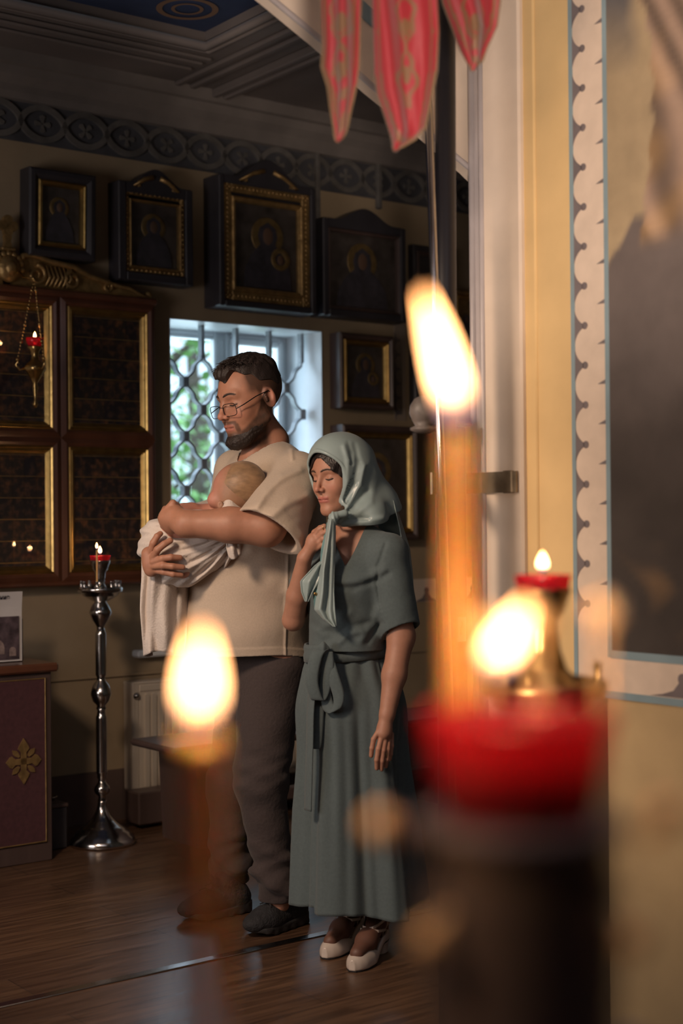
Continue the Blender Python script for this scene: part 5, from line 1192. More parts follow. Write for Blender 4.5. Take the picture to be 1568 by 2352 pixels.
lo = np.array([P(330, 1000, 4.7).x, 4.42, P(500, 1350, 4.6).z]); hi = np.array([P(640, 1000, 4.7).x, 4.82, P(500, 1040, 4.6).z])
implicit('body', baby_f, lo, hi, .003, M_skin, baby, baby_c, BO)
M_bhair = mat('fine fair hair', (.30, .18, .095), .5, var=.3, scale=60, bump=.12, bscale=160, sheen=.2, stretch=(.5, .5, 1))
def bhair(Q):
    L_ = to_local(Q, bb_c, BR); q_ = Q-V3(BO); H = ell(L_, (0, -.012, .006), (.068, .086, .074)); a = np.arctan2(q_[:, 2]-.02, q_[:, 0]-.03)
    off = .0022+.0003*fnoise(L_, 100, 3)-.0022*sm(-(q_[:, 0]-.25*q_[:, 2]), -.01, .04)
    reg = -.040+.004*fnoise(L_, 40, 2)-(q_[:, 0]-.25*q_[:, 2]); return np.maximum(np.maximum(H-off, reg*.7), -(H+.004))
implicit('hair', bhair, V3(BO)-.12, V3(BO)+.12, .0022, M_bhair, baby, None, BO)
# ------------------------------------------------------------------ BLANKET (wrap held by the man)
blo = V3(P(440, 1250, 4.6)); wrapo = tuple(blo)
M_wrap = mat('soft white muslin', (.68, .60, .54), .92, sheen=.3, bump=.3, bscale=140)
def wrap_f(Q):
    def pp(px, py, Y): return V3(P(px, py, Y))
    d = rcone(Q, pp(392, 1250, 4.67), pp(480, 1215, 4.66), .092, .085); d = smin(d, rcone(Q, pp(372, 1258, 4.66), pp(412, 1292, 4.64), .066, .070), .05); d = smin(d, rcone(Q, pp(412, 1292, 4.64), pp(500, 1250, 4.64), .062, .075), .05)
    d = smin(d, rcone(Q, pp(480, 1210, 4.66), pp(520, 1195, 4.64), .075, .05), .04)
    # diagonal swaddle creases running from the elbow down-left
    A = pp(560, 1215, 4.55); v = Q-A; ang = np.arctan2(-(v[:, 2]), -(v[:, 0])); rad = np.sqrt(v[:, 0]**2+v[:, 2]**2)
    cre = np.sin(ang*30+rad*9+1.2*np.sin(rad*30)); d = d-.0048*cre*sm(rad, .04, .12)-.0028*np.sin(ang*57+rad*22)-.003*fnoise(Q, 30, 2)
    # opening at the neck for the head and shoulder
    op = ell(Q, pp(470, 1140, 4.62), (.12, .10, .045)); d = smax(d, -op, .01)
    # loose fold hanging at the left (hem at lower left)
    return d
def bl2(Q):
    d = wrap_f(Q)
    B_ = baby_f(Q); d = np.minimum(d, 1); return np.maximum(d, -(B_-.001)) if False else d
lo = np.array([P(318, 1000, 4.6).x-.02, 4.44, P(500, 1360, 4.6).z]); hi = np.array([P(585, 1000, 4.6).x, 4.84, P(500, 1130, 4.6).z])
blanket = thing('blanket', 'white muslin wrap around the baby with one end hanging down', 'blanket', wrapo)
implicit('wrapped_part', bl2, lo, hi, .003, M_wrap, blanket, None, wrapo, smooth=1)
def sheet(name, m, parent, org, rows, n, thick=.003, fold=None, sub=1, label=None, up=40):
    """rows: list of (py, [(px, Y), ...]) cloth rows, resampled to n points"""
    rows2 = []
    for py, pts in rows:
        k = len(pts); t_ = np.linspace(0, 1, k); s = np.linspace(0, 1, n)
        rows2.append((py, np.interp(s, t_, [p[0] for p in pts]), np.interp(s, t_, [p[1] for p in pts])))
    PY = np.array([r[0] for r in rows2], float); tt = np.linspace(0, 1, len(rows2)); T2 = np.linspace(0, 1, up)
    vs = []
    for t_ in T2:
        py = np.interp(t_, tt, PY)
        for j in range(n):
            px = np.interp(t_, tt, [r[1][j] for r in rows2]); Y = np.interp(t_, tt, [r[2][j] for r in rows2])
            if fold: dx, dY, dz = fold(t_, j/(n-1)); px += dx; Y += dY; vs.append(V3(P(px, py+dz, Y))-V3(org))
            else: vs.append(V3(P(px, py, Y))-V3(org))
    fs = [(i*n+j, i*n+j+1, (i+1)*n+j+1, (i+1)*n+j) for i in range(up-1) for j in range(n-1)]
    o = MB().add(vs, fs, True).obj(name, m, parent); md = o.modifiers.new('s', 'SOLIDIFY'); md.thickness = thick; md.offset = 0
    if label: o['label'] = label
    return o
sheet('hanging_end', M_wrap, blanket, wrapo, [(1235, [(345, 4.70), (335, 4.62), (372, 4.60), (405, 4.66), (440, 4.74)]), (1262, [(338, 4.72), (324, 4.64), (350, 4.60), (410, 4.64), (444, 4.74)]), (1330, [(340, 4.73), (326, 4.64), (352, 4.60), (400, 4.63), (436, 4.73)]), (1400, [(342, 4.73), (323, 4.65), (350, 4.61), (400, 4.64), (432, 4.72)]), (1460, [(345, 4.74), (325, 4.66), (352, 4.62), (400, 4.64), (428, 4.72)]), (1505, [(350, 4.74), (329, 4.67), (356, 4.63), (396, 4.65), (422, 4.72)])], 60,
      fold=lambda t_, s: (1.5*math.sin(t_*9), .016*math.sin(s*17+1.2*math.sin(t_*4))*(.35+.65*t_)+.008*math.sin(s*31+t_*5), (6*math.sin(s*9)-10*s)*t_*.8), thick=.004, up=50)
# folded collar of the wrap below the baby's head
sheet('folded_edge', M_wrap, blanket, wrapo, [(1172, [(428, 4.585), (455, 4.56), (490, 4.545), (512, 4.545), (530, 4.545), (552, 4.56)]), (1180, [(425, 4.57), (455, 4.54), (488, 4.525), (512, 4.525), (532, 4.53), (555, 4.55)]), (1196, [(430, 4.57), (458, 4.535), (490, 4.52), (516, 4.525), (536, 4.53), (556, 4.55)])], 40,
      fold=lambda t_, s: (0, 0, (-27*math.exp(-((s-.76)/.2)**2)+5*math.exp(-((s-.42)/.12)**2))*(1-.5*t_)), thick=.006, up=16)
sheet('loose_corner', M_wrap, blanket, wrapo, [(1238, [(520, 4.50), (535, 4.495), (549, 4.51)]), (1258, [(520, 4.50), (536, 4.485), (552, 4.51)]), (1280, [(526, 4.505), (540, 4.495), (552, 4.515)])], 16, fold=lambda t_, s: (0, .006*math.sin(s*12), 5*math.sin(s*5)), thick=.004, up=12)
# ------------------------------------------------------------------ WOMAN
WO3 = P(815, 2170, 4.50); woman = thing('person', 'person in a sage green belted dress and pale satin headscarf, hand at the collar', 'person', (WO3.x, WO3.y, 0)); WO = (WO3.x, WO3.y, 0)
WC = V3(P(780, 1091, 4.50)); WR = rot(math.radians(45), math.radians(9), math.radians(-3)); WS = .965
def wl_(p): return WC+WR@(np.array(p, f4)*WS)
def q3(px, py, Y): return V3(P(px, py, Y))
WT = rot(math.radians(48), 0); wf = WT[:, 1].astype(float); wr_ = WT[:, 0].astype(float)
wch = q3(800, 1345, 4.52); wwa = q3(803, 1485, 4.53)
wnb = q3(808, 1222, 4.53); wsL = q3(893, 1268, 4.42); wsR = q3(742, 1262, 4.68)
weL = q3(921, 1462, 4.42); wwL = q3(889, 1640, 4.36); weR = q3(673, 1424, 4.53); wwR = q3(699, 1282, 4.43)
fwR = [([(722, 1232, 4.41), (734, 1216, 4.395), (744, 1209, 4.39), (752, 1212, 4.40)], .0085), ([(726, 1240, 4.405), (740, 1226, 4.39), (750, 1221, 4.388), (757, 1226, 4.40)], .0085),
       ([(728, 1250, 4.405), (742, 1238, 4.39), (752, 1235, 4.388), (759, 1240, 4.40)], .0082), ([(728, 1260, 4.41), (740, 1252, 4.395), (748, 1250, 4.395), (755, 1254, 4.40)], .0075), ([(712, 1240, 4.42), (722, 1222, 4.43), (735, 1212, 4.44), (745, 1208, 4.44)], .0085)]
fwL = [([(870, 1678, 4.345), (858, 1698, 4.335), (854, 1718, 4.335), (852, 1736, 4.34)], .0080), ([(876, 1690, 4.345), (869, 1720, 4.325), (865, 1745, 4.325), (865, 1765, 4.335)], .0082),
       ([(885, 1692, 4.35), (880, 1724, 4.33), (877, 1748, 4.33), (876, 1767, 4.34)], .0082), ([(893, 1690, 4.36), (890, 1722, 4.34), (888, 1744, 4.34), (886, 1760, 4.35)], .0078), ([(899, 1686, 4.37), (899, 1714, 4.36), (897, 1732, 4.36), (895, 1744, 4.37)], .0072)]
kneeL, ankL, toeL = np.array([.085, 4.47, .48], f4), np.array([.098, 4.475, .105], f4), np.array([.035, 4.335, .045], f4)
kneeR, ankR, toeR = np.array([.01, 4.57, .48], f4), np.array([.022, 4.60, .105], f4), np.array([-.045, 4.465, .045], f4)
def body_w(Q):
    Lh = to_local(Q, WC, WR); d = head_field(Lh, WS, fem=True)
    d = smin(d, chain(Q, [wl_((0, -.015, -.06)), wl_((0, -.035, -.13)), wnb], [.046, .046, .058], .02), .018)
    Lt = to_local(Q, wch, WT); t_ = ell(Lt, (0, -.01, .06), (.135, .085, .13)); t_ = smin(t_, ell(Lt, (0, 0, -.12), (.11, .085, .16)), .06); d = smin(d, t_, .05)
    d = smin(d, rcone(Q, wnb, wsL, .04, .045), .03); d = smin(d, rcone(Q, wnb, wsR, .04, .045), .03); d = smin(d, ell(Q, wwa+np.array([0, 0, -.16], f4), (.135, .11, .14)), .05)
    d = smin(d, chain(Q, [wsL, weL, .5*weL+.5*wwL, wwL], [.047, .040, .035, .024], .02), .02)
    d = smin(d, rcone(Q, wwL, q3(880, 1684, 4.35), .021, .022), .01); d = smin(d, ell(Q, q3(883, 1678, 4.352), (.023, .016, .032)), .008)
    for p, r in fwL: d = smin(d, finger(Q, [hp(*a) for a in p], r), .004)
    a = chain(Q, [wsR, weR], [.042, .034], .02); a = smin(a, chain(Q, [weR, .6*weR+.4*wwR, wwR], [.033, .034, .022], .01), .008); a = smin(a, rcone(Q, wwR, q3(722, 1244, 4.415), .020, .021), .01); a = smin(a, ell(Q, q3(722, 1244, 4.415), (.026, .018, .028)), .01)
    for p, r in fwR: a = smin(a, finger(Q, [hp(*b) for b in p], r), .004)
    d = smin(d, a, .01)
    h0 = wwa+np.array([0, 0, -.22], f4)
    for s, kn, an, to in ((1, kneeL, ankL, toeL), (-1, kneeR, ankR, toeR)):
        d = smin(d, chain(Q, [h0-wr_.astype(f4)*.06*s, kn, kn*.6+an*.4+np.array([.0, .012, 0], f4), an], [.075, .048, .044, .029], .03), .03)
        d = smin(d, chain(Q, [an, an*.45+to*.55+np.array([0, 0, -.008], f4), to], [.030, .030, .022], .02), .015); d = smin(d, rcone(Q, an+np.array([.01, .02, -.01], f4), an+np.array([.012, .025, -.045], f4), .024, .024), .02)
    return d
SKW = (.47, .23, .15)
def colw(V, G):
    Lh = to_local(V, WC, WR); c = np.tile(np.array(SKW, f4), (len(V), 1)); hd = sm(-np.sqrt((Lh**2).sum(1)), -.175, -.15)
    fc = face_colour(Lh, WS, SKW, (.46, .15, .12), (.075, .04, .025), (.04, .025, .02)); c = c*(1-hd[:, None])+fc*hd[:, None]
    lg = sm(-V[:, 2], -.5, -.4); c = c*(1-lg[:, None])+np.array((.16, .075, .05), f4)*lg[:, None]      # brown tights
    return c
lo = np.array([P(640, 1000, 4.5).x, 4.22, .02]); hi = np.array([P(960, 1000, 4.5).x, 4.80, P(780, 990, 4.5).z])
implicit('body', body_w, lo, hi, .0030, M_skin, woman, colw, WO)
M_browf = mat('brown eyebrows', (.045, .024, .015), .7, var=.3, scale=200)
lashes(woman, WO, WC, WR, WS, True, None, .0019, .0215, .0014)
M_whair = mat('black brown hair', (.018, .012, .010), .4, var=.3, scale=80, bump=.35, bscale=260, stretch=(1, 1, .3))
def whair(Q):
    L_ = to_local(Q, WC, WR)/WS; X, Y, Z = L_[:, 0], L_[:, 1], L_[:, 2]; aX = np.abs(X); H = head_field(L_*WS, WS, fem=True)/WS
    off = .007+.0009*np.sin(X*150+Z*120+4*Y*20); line = .066-.75*np.clip(aX-.006, 0, .1)-1.2*np.clip(aX-.045, 0, .1)+.004*np.sin(aX*90)
    d = np.maximum(H-off, (line-Z)*.6); d = np.maximum(d, -.03-Z); return np.maximum(d, -(H+.003))*WS
hb = np.array([.15]*3)
implicit('hair', whair, WC-hb, WC+hb, .0025, M_whair, woman, None, WO)
# ---- headscarf
M_sat = mat('pale sage satin', (.32, .405, .40), .32, attr=False, sheen=.15, var=.10, scale=7, bump=.04, bscale=90)
knot = q3(765, 1192, 4.375)
def hood_out(Q):
    L_ = to_local(Q, WC, WR)/WS
    d = ell(L_, (0, -.012, .036), (.087, .112, .100)); d = smin(d, ell(L_, (0, .022, .052), (.074, .073, .076)), .02)
    d = smin(d, ell(L_, (0, .0, -.045), (.078, .080, .085)), .04)*WS
    d = smin(d, rcone(Q, wl_((0, -.035, .0)), q3(862, 1165, 4.56), .092, .070), .05)
    d = smin(d, rcone(Q, q3(862, 1165, 4.56), q3(896, 1222, 4.56), .070, .058), .04)
    d = smin(d, rcone(Q, q3(800, 1170, 4.50), q3(850, 1185, 4.47), .060, .058), .03)
    d = smin(d, rcone(Q, knot+np.array([.012, .05, .012], f4), q3(800, 1185, 4.46), .030, .05), .02)
    return d
fold_w = [([(768, 1188), (790, 1150), (812, 1110), (822, 1060), (815, 1020)], -.007, .0085), ([(772, 1190), (812, 1165), (842, 1125), (858, 1080), (860, 1050)], -.008, .009), ([(770, 1190), (800, 1160), (828, 1115), (838, 1070)], .006, .008), ([(775, 1194), (820, 1180), (850, 1150), (868, 1110)], .006, .012),
          ([(768, 1185), (782, 1150), (797, 1105), (800, 1060), (790, 1025)], .005, .008), ([(790, 1205), (830, 1200), (880, 1190)], .006, .010), ([(785, 1196), (810, 1190), (845, 1192)], -.006, .008), ([(800, 1013), (807, 1040), (808, 1065)], -.004, .006)]
def scarf_f(Q):
    O = hood_out(Q); L_ = to_local(Q, WC, WR)/WS; X, Y, Z = L_[:, 0], L_[:, 1], L_[:, 2]
    d = O-.001*fnoise(Q, 30, 2)-.0015*np.sin(Q[:, 0]*60+Q[:, 2]*90)*sm(Q[:, 0], float(P(830, 1000, 4.5).x), float(P(880, 1000, 4.5).x))
    fl = np.array([1, .3, 1], f4)
    for pts, a, w_ in fold_w:
        pp = [q3(px, py, 4.42)*fl for px, py in pts]; fd = chain(Q*fl, pp, [0]*len(pp), .01); d = d-a*np.exp(-(fd/w_)**2)
    inner = d+.0050
    rim = .055+.036*sm(Z, .02, .10)+.006*sm(-Z, .02, .10)+.012*sm(X, .0, .05)
    rim = rim+.03*sm(-Z, .095, .125)
    front = (Y-rim)*WS
    d = np.maximum(d, np.where(Z*WS > -.122, front, -1.0))
    d = np.maximum(d, -np.maximum(inner, -(Y-rim+.035)*WS)+0)       # hollow the front half
    # thicker rolled rim
    sh = np.abs(O+.001)-.0035; d = smin(d, np.maximum(np.sqrt(sh.clip(0)**2+0*sh)*0+np.sqrt(np.maximum(np.abs(O+.001), 0)**2+(front)**2)-.0034, -.125*1-(Z*WS)), .003)
    # lower edge
    px_l = plane(Q, q3(800, 1212, 4.42), (.06, .35, -.94)); d = smax(d, px_l-.0, .004); d = np.maximum(d, -.35+0*X)
    return d
lo = np.array([P(695, 1000, 4.4).x, 4.34, P(780, 1250, 4.4).z]); hi = np.array([P(955, 1000, 4.5).x, 4.72, P(780, 980, 4.5).z])
sf = implicit('headscarf', scarf_f, lo, hi, .0026, M_sat, woman, None, WO, smooth=1)
kn_f = lambda Q: smin(ell(Q, knot, (.014, .015, .022))-.0015*np.sin((Q[:, 0]-knot[0])*500+(Q[:, 2]-knot[2])*120), rcone(Q, knot+np.array([.006, .0, .01], f4), knot+np.array([.034, .01, .016], f4), .010, .012), .008)
implicit('scarf_knot', kn_f, knot-.06, knot+.06, .0022, M_sat, sf, None, WO)
sheet('scarf_tail', M_sat, sf, WO, [(1192, [(754, 4.372), (760, 4.355), (766, 4.36), (770, 4.375)]), (1250, [(745, 4.365), (752, 4.345), (762, 4.35), (770, 4.365)]), (1310, [(734, 4.36), (744, 4.335), (756, 4.355), (768, 4.345)]), (1360, [(728, 4.35), (742, 4.33), (755, 4.35), (767, 4.335)]), (1400, [(722, 4.345), (738, 4.33), (754, 4.345), (769, 4.33)]), (1422, [(742, 4.34), (750, 4.33), (760, 4.338), (771, 4.33)]), (1440, [(766, 4.335), (768, 4.332), (770, 4.332), (772, 4.332)])], 36,
      fold=lambda t_, s: (0, .007*math.sin(s*13+t_*2.5)*math.sin(min(1, t_*2)*1.57), 0), thick=.003, up=60)
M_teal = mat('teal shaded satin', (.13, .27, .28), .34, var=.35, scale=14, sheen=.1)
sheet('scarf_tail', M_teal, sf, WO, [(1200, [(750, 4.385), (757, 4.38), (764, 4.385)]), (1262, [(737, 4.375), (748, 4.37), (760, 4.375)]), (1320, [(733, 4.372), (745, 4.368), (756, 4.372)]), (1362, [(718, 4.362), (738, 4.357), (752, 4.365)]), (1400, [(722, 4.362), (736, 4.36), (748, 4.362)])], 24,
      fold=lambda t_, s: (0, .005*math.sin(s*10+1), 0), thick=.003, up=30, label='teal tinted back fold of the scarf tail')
sheet('scarf_tail', M_sat, sf, WO, [(1282, [(745, 4.385), (750, 4.38), (752, 4.39)]), (1300, [(722, 4.37), (732, 4.362), (744, 4.375)]), (1335, [(689, 4.36), (712, 4.345), (733, 4.365)]), (1360, [(692, 4.36), (708, 4.352), (718, 4.362)]), (1382, [(701, 4.36), (704, 4.358), (708, 4.36)])], 24,
      fold=lambda t_, s: (0, .006*math.sin(s*11), 0), thick=.003, up=30)
# point of the scarf hanging down the back
sheet('scarf_point', M_sat, sf, WO, [(1150, [(858, 4.62), (885, 4.60), (905, 4.58), (903, 4.50)]), (1215, [(870, 4.64), (905, 4.62), (927, 4.58), (918, 4.49)]), (1260, [(880, 4.66), (920, 4.62), (941, 4.57), (925, 4.50)]), (1320, [(888, 4.66), (925, 4.62), (948, 4.56), (930, 4.52)]), (1400, [(900, 4.65), (928, 4.62), (952, 4.56), (936, 4.53)]), (1460, [(930, 4.62), (938, 4.60), (951, 4.57), (945, 4.55)])], 30,
      fold=lambda t_, s: (0, .006*math.sin(s*9+t_*3), 0), thick=.003, up=40)
# ---- dress bodice
M_dress = mat('sage green linen dress', (.098, .128, .132), .88, sheen=.15, bump=.12, bscale=260, var=.07, scale=120)
ssd = (weL-wsL)/np.linalg.norm(weL-wsL)
fold_d = [([(775, 1347), (810, 1350), (870, 1330), (890, 1318)], -.006, .010), ([(780, 1338), (830, 1335), (880, 1308)], .006, .014), ([(884, 1250), (868, 1300), (866, 1340), (876, 1400)], -.005, .006), ([(730, 1450), (760, 1430), (800, 1410)], .007, .014), ([(745, 1475), (800, 1440), (850, 1430)], -.006, .012), ([(830, 1470), (850, 1440), (870, 1400)], .006, .012), ([(700, 1430), (740, 1448), (760, 1452)], -.006, .012), ([(845, 1475), (860, 1450), (878, 1430)], -.005, .008), ([(780, 1475), (800, 1455), (830, 1450)], .006, .01)]
def bod_f(Q):
    Lt = to_local(Q, wch, WT); x, y, z = Lt[:, 0], Lt[:, 1], Lt[:, 2]
    t_ = ell(Lt, (0, -.015, .05), (.155, .100, .15)); t_ = smin(t_, ell(Lt, (.055, .055, .02), (.055, .055, .06)), .05); t_ = smin(t_, ell(Lt, (-.055, .055, .02), (.055, .055, .06)), .05)
    k = np.sqrt((x/.128)**2+((y-.01)/.108)**2); cl = np.maximum((k-1)*.105, np.abs(z+.09)-.11); t_ = smin(t_, cl, .05)
    t_ = smin(t_, rcone(Q, wnb+np.array([.01, .02, -.035], f4), wsL, .055, .052), .04); t_ = smin(t_, rcone(Q, wnb+np.array([0, .02, -.035], f4), wsR, .055, .052), .04)
    sl = rcone(Q, wsL, wsL+ssd*.225+np.array([.0, 0, 0], f4), .056, .062); sl2 = rcone(Q, wsR, wsR+(weR-wsR)*.62, .055, .062)
    d = smin(t_, np.minimum(sl, sl2), .025); fl = np.array([1, .0, 1], f4); nm = sm(-Q[:, 1], -4.55, -4.47)
    for pts, a, w_ in fold_d:
        fd = chain(Q*fl, [q3(px, py, 4.40)*fl for px, py in pts], [0]*len(pts), .008); d = d-a*.9*np.exp(-(fd/w_)**2)*nm
    d = d-.0015*fnoise(Lt, 26, 2)-.0006*fnoise(Lt, 80, 1)
    # V neck, waist, sleeve hems
    A_, B_, C_ = q3(775, 1200, 4.4), q3(792, 1300, 4.40), q3(845, 1195, 4.4)
    vx = Q[:, 0]; vz = Q[:, 2]; eR_ = B_[0]+(C_[0]-B_[0])*np.clip((vz-B_[2])/(C_[2]-B_[2]), 0, 1.2)**.8; eL_ = B_[0]+(A_[0]-.035-B_[0])*np.clip((vz-B_[2])/(A_[2]-B_[2]), 0, 1.2)
    vcut = np.maximum.reduce([(vx-eR_)*.8, (eL_-vx)*.8, B_[2]-vz, -y-.0]); d = smax(d, -vcut, .003)
    nk = rcone(Q, wnb+np.array([-.01, -.02, .03], f4), wl_((0, -.02, -.06)), .062, .07); d = smax(d, -nk, .003)
    d = np.maximum(d, (wwa[2]-.005)-vz)
    cutp = plane(Q, q3(915, 1446, 4.40), (.30, -.35, -.89)); near = rcone(Q, wsL, weL, .095, .095); d = np.maximum(d, -np.maximum.reduce([-cutp, near, .01-t_]))
    hol = rcone(Q, wsL+ssd*.08, wsL+ssd*.30, .050, .058); d = np.maximum(d, -np.maximum(hol, .035-t_)); return d
lo = np.array([P(655, 1000, 4.4).x, 4.26, float(wwa[2])-.03]); hi = np.array([P(970, 1000, 4.5).x, 4.80, P(780, 1190, 4.5).z])
dress = implicit('dress', bod_f, lo, hi, .0032, M_dress, woman, None, WO, smooth=1)
# ---- skirt
cw = np.array([P(800, 1500, 4.54).x, 4.54]); chm = np.array([P(826, 2075, 4.52).x, 4.52]); zt, zb = P(800, 1500, 4.5).z, P(800, 2082, 4.5).z
def skirt_pt(th, t_):
    rx = .118+.078*t_**.8+.022*math.exp(-((t_-.2)/.14)**2); ry = .108+.062*t_**.8+.02*math.exp(-((t_-.2)/.14)**2)
    A = min(1, t_*1.6); f = A*(.0165*math.sin(6*th+.6+.5*math.sin(t_*2))+.006*math.sin(13*th+1.9)+.004*math.sin(23*th+t_*2))+.005*math.sin(16*th)*math.exp(-((t_-.06)/.06)**2)
    # overlapping slit panel towards the camera's right
    ts = math.radians(-47); dth = (th-ts+math.pi) % (2*math.pi)-math.pi
    if 0 < dth < 1.0 and t_ > .30: f -= .026*min(1, (t_-.30)*4)*(1-dth)
    if -.5 < dth <= 0: f += .007*(1+dth*2)
    f += .010*math.exp(-((dth+.9)/.16)**2)*A-.014*math.exp(-((dth+.62)/.12)**2)*A+.012*math.exp(-((dth+1.35)/.2)**2)*A-.013*math.exp(-((dth+1.12)/.10)**2)*A
    c = cw*(1-t_)+chm*t_; z = zt+(zb-zt)*t_+.012*math.sin(3*th+1)*t_+ (.022*t_ if th > math.pi*.95 and th < math.pi*1.25 else 0)
    return (c[0]+(rx+f)*math.cos(th)-WO[0], c[1]+(ry+f)*math.sin(th)-WO[1], z)
nth, ntt = 300, 90; vs = [skirt_pt(2*math.pi*j/nth-math.pi+math.radians(-47)+math.pi+1e-4, i/(ntt-1)) for i in range(ntt) for j in range(nth)]
fs = [(i*nth+j, i*nth+(j+1) % nth, (i+1)*nth+(j+1) % nth, (i+1)*nth+j) for i in range(ntt-1) for j in range(nth)]
sk = MB().add(vs, fs, True).obj('skirt', M_dress, dress); sk.parent = dress; md = sk.modifiers.new('s', 'SOLIDIFY'); md.thickness = .003
# belt
def band(name, par, prof, rx, ry, c, tilt=0, n=96, m=M_dress, amp=0):
    vs = []; k = len(prof)
    for j in range(n):
        th = 2*math.pi*j/n
        for dr, z in prof: vs.append((c[0]+(rx+dr)*math.cos(th)-WO[0], c[1]+(ry+dr)*math.sin(th)-WO[1], z+tilt*math.cos(th)+amp*math.sin(th*9)*z*0))
    fs = [(j*k+i, ((j+1) % n)*k+i, ((j+1) % n)*k+(i+1) % k, j*k+(i+1) % k) for j in range(n) for i in range(k)]
    return MB().add(vs, fs, True).obj(name, m, par)
bz0, bz1 = P(800, 1521, 4.42).z, P(800, 1478, 4.42).z
band('belt', dress, [(0, bz0), (.006, bz0+.002), (.008, bz0+.02), (.005, bz0+.032), (.007, bz0+.045), (.004, bz1), (0, bz1)], .133, .122, cw, tilt=.010)
def ribbon(name, par, pts, wdir, wid, thick=.003, m=M_dress, org=WO, up=40):
    pp = [np.array(p, float) for p in pts]; T = np.linspace(0, len(pp)-1, up); out = []
    for t_ in T:       # Catmull-Rom
        i = min(int(t_), len(pp)-2); f = t_-i; p0, p1, p2, p3 = pp[max(i-1, 0)], pp[i], pp[i+1], pp[min(i+2, len(pp)-1)]
        out.append(.5*((2*p1)+(-p0+p2)*f+(2*p0-5*p1+4*p2-p3)*f*f+(-p0+3*p1-3*p2+p3)*f**3)-np.array(org))
    nW = 6; vs = []; W = unit(wdir)
    for k_, p in enumerate(out):
        w_ = wid if not callable(wid) else wid(k_/(up-1))
        for j in range(nW+1): s = j/nW-.5; vs.append(p+W*w_*s+np.array([0, -.004*math.cos(s*3.1), 0]))
    fs = [(i*(nW+1)+j, i*(nW+1)+j+1, (i+1)*(nW+1)+j+1, (i+1)*(nW+1)+j) for i in range(up-1) for j in range(nW)]
    o = MB().add(vs, fs, True).obj(name, m, par); md = o.modifiers.new('s', 'SOLIDIFY'); md.thickness = thick; md.offset = 0; return o
KX = 738; bY = 4.385
ribbon('bow_loop', dress, [q3(744, 1490, bY), q3(728, 1502, bY-.02), q3(716, 1560, bY-.025), q3(728, 1606, bY-.02), q3(742, 1590, bY-.01), q3(752, 1535, bY-.012), q3(750, 1496, bY)], (1, -.25, -.05), .038)
ribbon('bow_loop', dress, [q3(748, 1498, bY+.01), q3(762, 1545, bY-.015), q3(778, 1600, bY-.022), q3(770, 1632, bY-.02), q3(752, 1618, bY-.005), q3(744, 1560, bY)], (.9, -.2, .45), .036)
ribbon('belt_tail', dress, [q3(740, 1495, bY+.01), q3(716, 1600, bY+.0), q3(711, 1720, bY-.01), q3(707, 1862, bY-.015)], (.55, -.8, .0), .036)
ribbon('belt_tail', dress, [q3(744, 1500, bY+.02), q3(734, 1600, bY+.012), q3(727, 1700, bY+.01), q3(722, 1720, bY+.01)], (1, -.3, .0), .034)
implicit('bow_knot', lambda Q: ell(Q, q3(742, 1490, bY-.005), (.018, .014, .020))-.002*np.sin(Q[:, 0]*300), q3(742, 1490, bY)-.05, q3(742, 1490, bY)+.05, .0025, M_dress, dress, None, WO)
MB().lathe([(.001, 0), (.005, .0005), (.0055, .002), (.003, .003), (.001, .003)], n=16, axis='y').obj('button', M_brass, dress, tuple(q3(724, 1364, 4.352)-V3(WO)))
# rings
for p, nm in (((744, 1211, 4.384), 'ring'), ((890, 1735, 4.333), 'ring')):
    c_ = q3(*p)-V3(WO); MB().tube([c_+np.array([.0, .008*math.cos(a)+.006, .0])+np.array([.004*math.cos(a), 0, .009*math.sin(a)]) for a in [2*math.pi*i/16 for i in range(17)]], .0012, 6, cap=False).obj(nm, M_gold, woman)
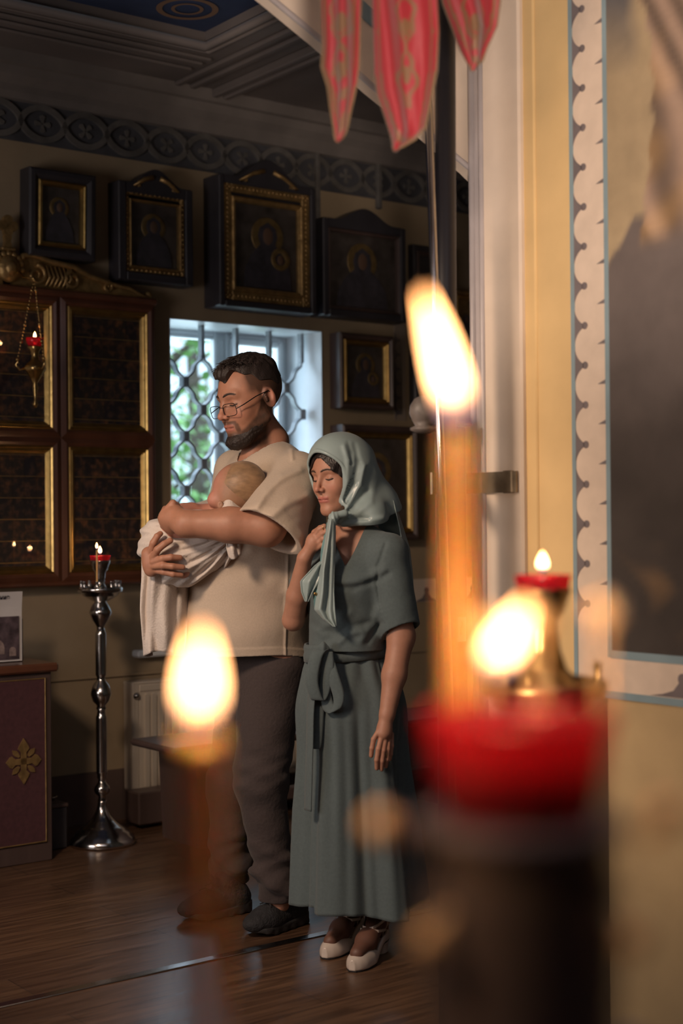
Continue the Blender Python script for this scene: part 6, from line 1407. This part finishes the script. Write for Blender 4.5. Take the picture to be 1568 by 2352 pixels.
# ---- pumps
M_pump = mat('white patent leather', (.66, .56, .48), .28, var=.04, scale=30, coat=.2)
def pump(ank, toe):
    t2 = unit(((toe-ank)[0], (toe-ank)[1], 0)); sd = np.array([-t2[1], t2[0], 0]); R_ = np.stack([sd, t2, (0, 0, 1)], 1).astype(f4); A = np.array([ank[0], ank[1], 0], f4)-(t2*.045).astype(f4)
    # local y: 0 heel .. .235 toe
    def itp(y, xs, ys):
        g_ = np.linspace(-.05, .27, 321); v = np.interp(g_, xs, ys); k_ = np.exp(-(np.arange(-20, 21)/8.)**2); k_ /= k_.sum(); v = np.convolve(np.pad(v, 20, 'edge'), k_, 'valid'); return np.interp(y, g_, v).astype(f4)
    def up(Q):
        L_ = to_local(Q, A, R_); y = L_[:, 1]; base = .038*sm(-y, -.135, -.045)
        w_ = itp(y, [-.02, 0, .03, .09, .15, .20, .225, .24], [.006, .024, .030, .030, .041, .036, .024, .006])
        hgt = itp(y, [-.02, 0, .02, .06, .11, .14, .17, .21, .24], [.058, .056, .050, .034, .030, .040, .044, .036, .02])
        d = np.sqrt(((L_[:, 0])/np.maximum(w_, .004))**2+((L_[:, 2]-base-.014)/(np.maximum(hgt, .005)*.98))**2); d = (d-1)*np.minimum(w_, hgt)*.8
        d = np.maximum(d, np.abs(y-.11)-.128); d = smax(d, base+.004-L_[:, 2], .004)
        inner = d+.004; opn = np.maximum(inner, y-.140); d = np.maximum(d, -np.maximum(opn, (base+.012)-L_[:, 2])); d = np.maximum(d, -np.maximum.reduce([L_[:, 0]**2*0+(y-.145+ (L_[:, 0]/.030)**2*.035), base+.027+.030*sm(-y, -.05, .0)-L_[:, 2]])); return d
    def hl_(Q):
        L_ = to_local(Q, A, R_); y = L_[:, 1]; P2 = L_.copy(); P2[:, 2] = 0; d = rcone(P2, (0, .008, 0), (0, .022, 0), .019, .019)*1.0; d = d-.004*sm(L_[:, 2], .02, .045)
        return smax(np.maximum(d, -L_[:, 2]), L_[:, 2]-.046, .004)
    def sol(Q):
        L_ = to_local(Q, A, R_); y = L_[:, 1]; base = .038*sm(-y, -.135, -.045); w_ = itp(y, [-.02, 0, .03, .09, .15, .20, .225, .24], [.006, .022, .028, .026, .039, .034, .022, .006])
        return np.maximum.reduce([np.abs(L_[:, 0])-w_, np.abs(y-.11)-.125, np.abs(L_[:, 2]-base-.003)-.0035])
    l0, h0 = A+np.array([-.27, -.27, -.01], f4), A+np.array([.15, .15, .12], f4); tp = A+R_@np.array([0, .24, 0], f4); l0 = np.minimum(A, tp)-np.array([.06, .06, .01], f4); h0 = np.maximum(A, tp)+np.array([.06, .06, .12], f4)
    s = implicit('pump', up, l0, h0, .0026, M_pump, woman, None, WO); implicit('heel', hl_, l0, h0, .003, M_pump, s, None, WO); implicit('sole', sol, l0, h0, .0026, M_shoe, s, None, WO, it=0)
    ac = np.array(ank, float); mb = MB()
    def ringp(a, z):
        dr = np.array(sd)*math.cos(a)+np.array(t2)*math.sin(a); c_ = np.array([ac[0], ac[1], z]); r = .018
        while r < .075 and float(body_w((c_+dr*r)[None].astype(f4))[0]) < .0014: r += .0008
        return c_+dr*r-V3(WO)
    for sg in (1, -1): mb.strip([ringp(math.pi*i/14, .098+sg*.017*math.cos(math.pi*i/14)) for i in range(15)], (0, 0, 1), .008, .0024)
    mb.strip([ringp(math.pi+math.pi*i/12, .098) for i in range(13)], (0, 0, 1), .008, .0022)
    for s2 in (0, math.pi): mb.strip([ringp(s2, .115), ringp(s2, .095), ringp(s2, .07), ringp(s2, .05)], unit(t2), .007, .0022)
    mb.obj('ankle_strap', M_pump, s)
pump(ankL, toeL); pump(ankR, toeR)
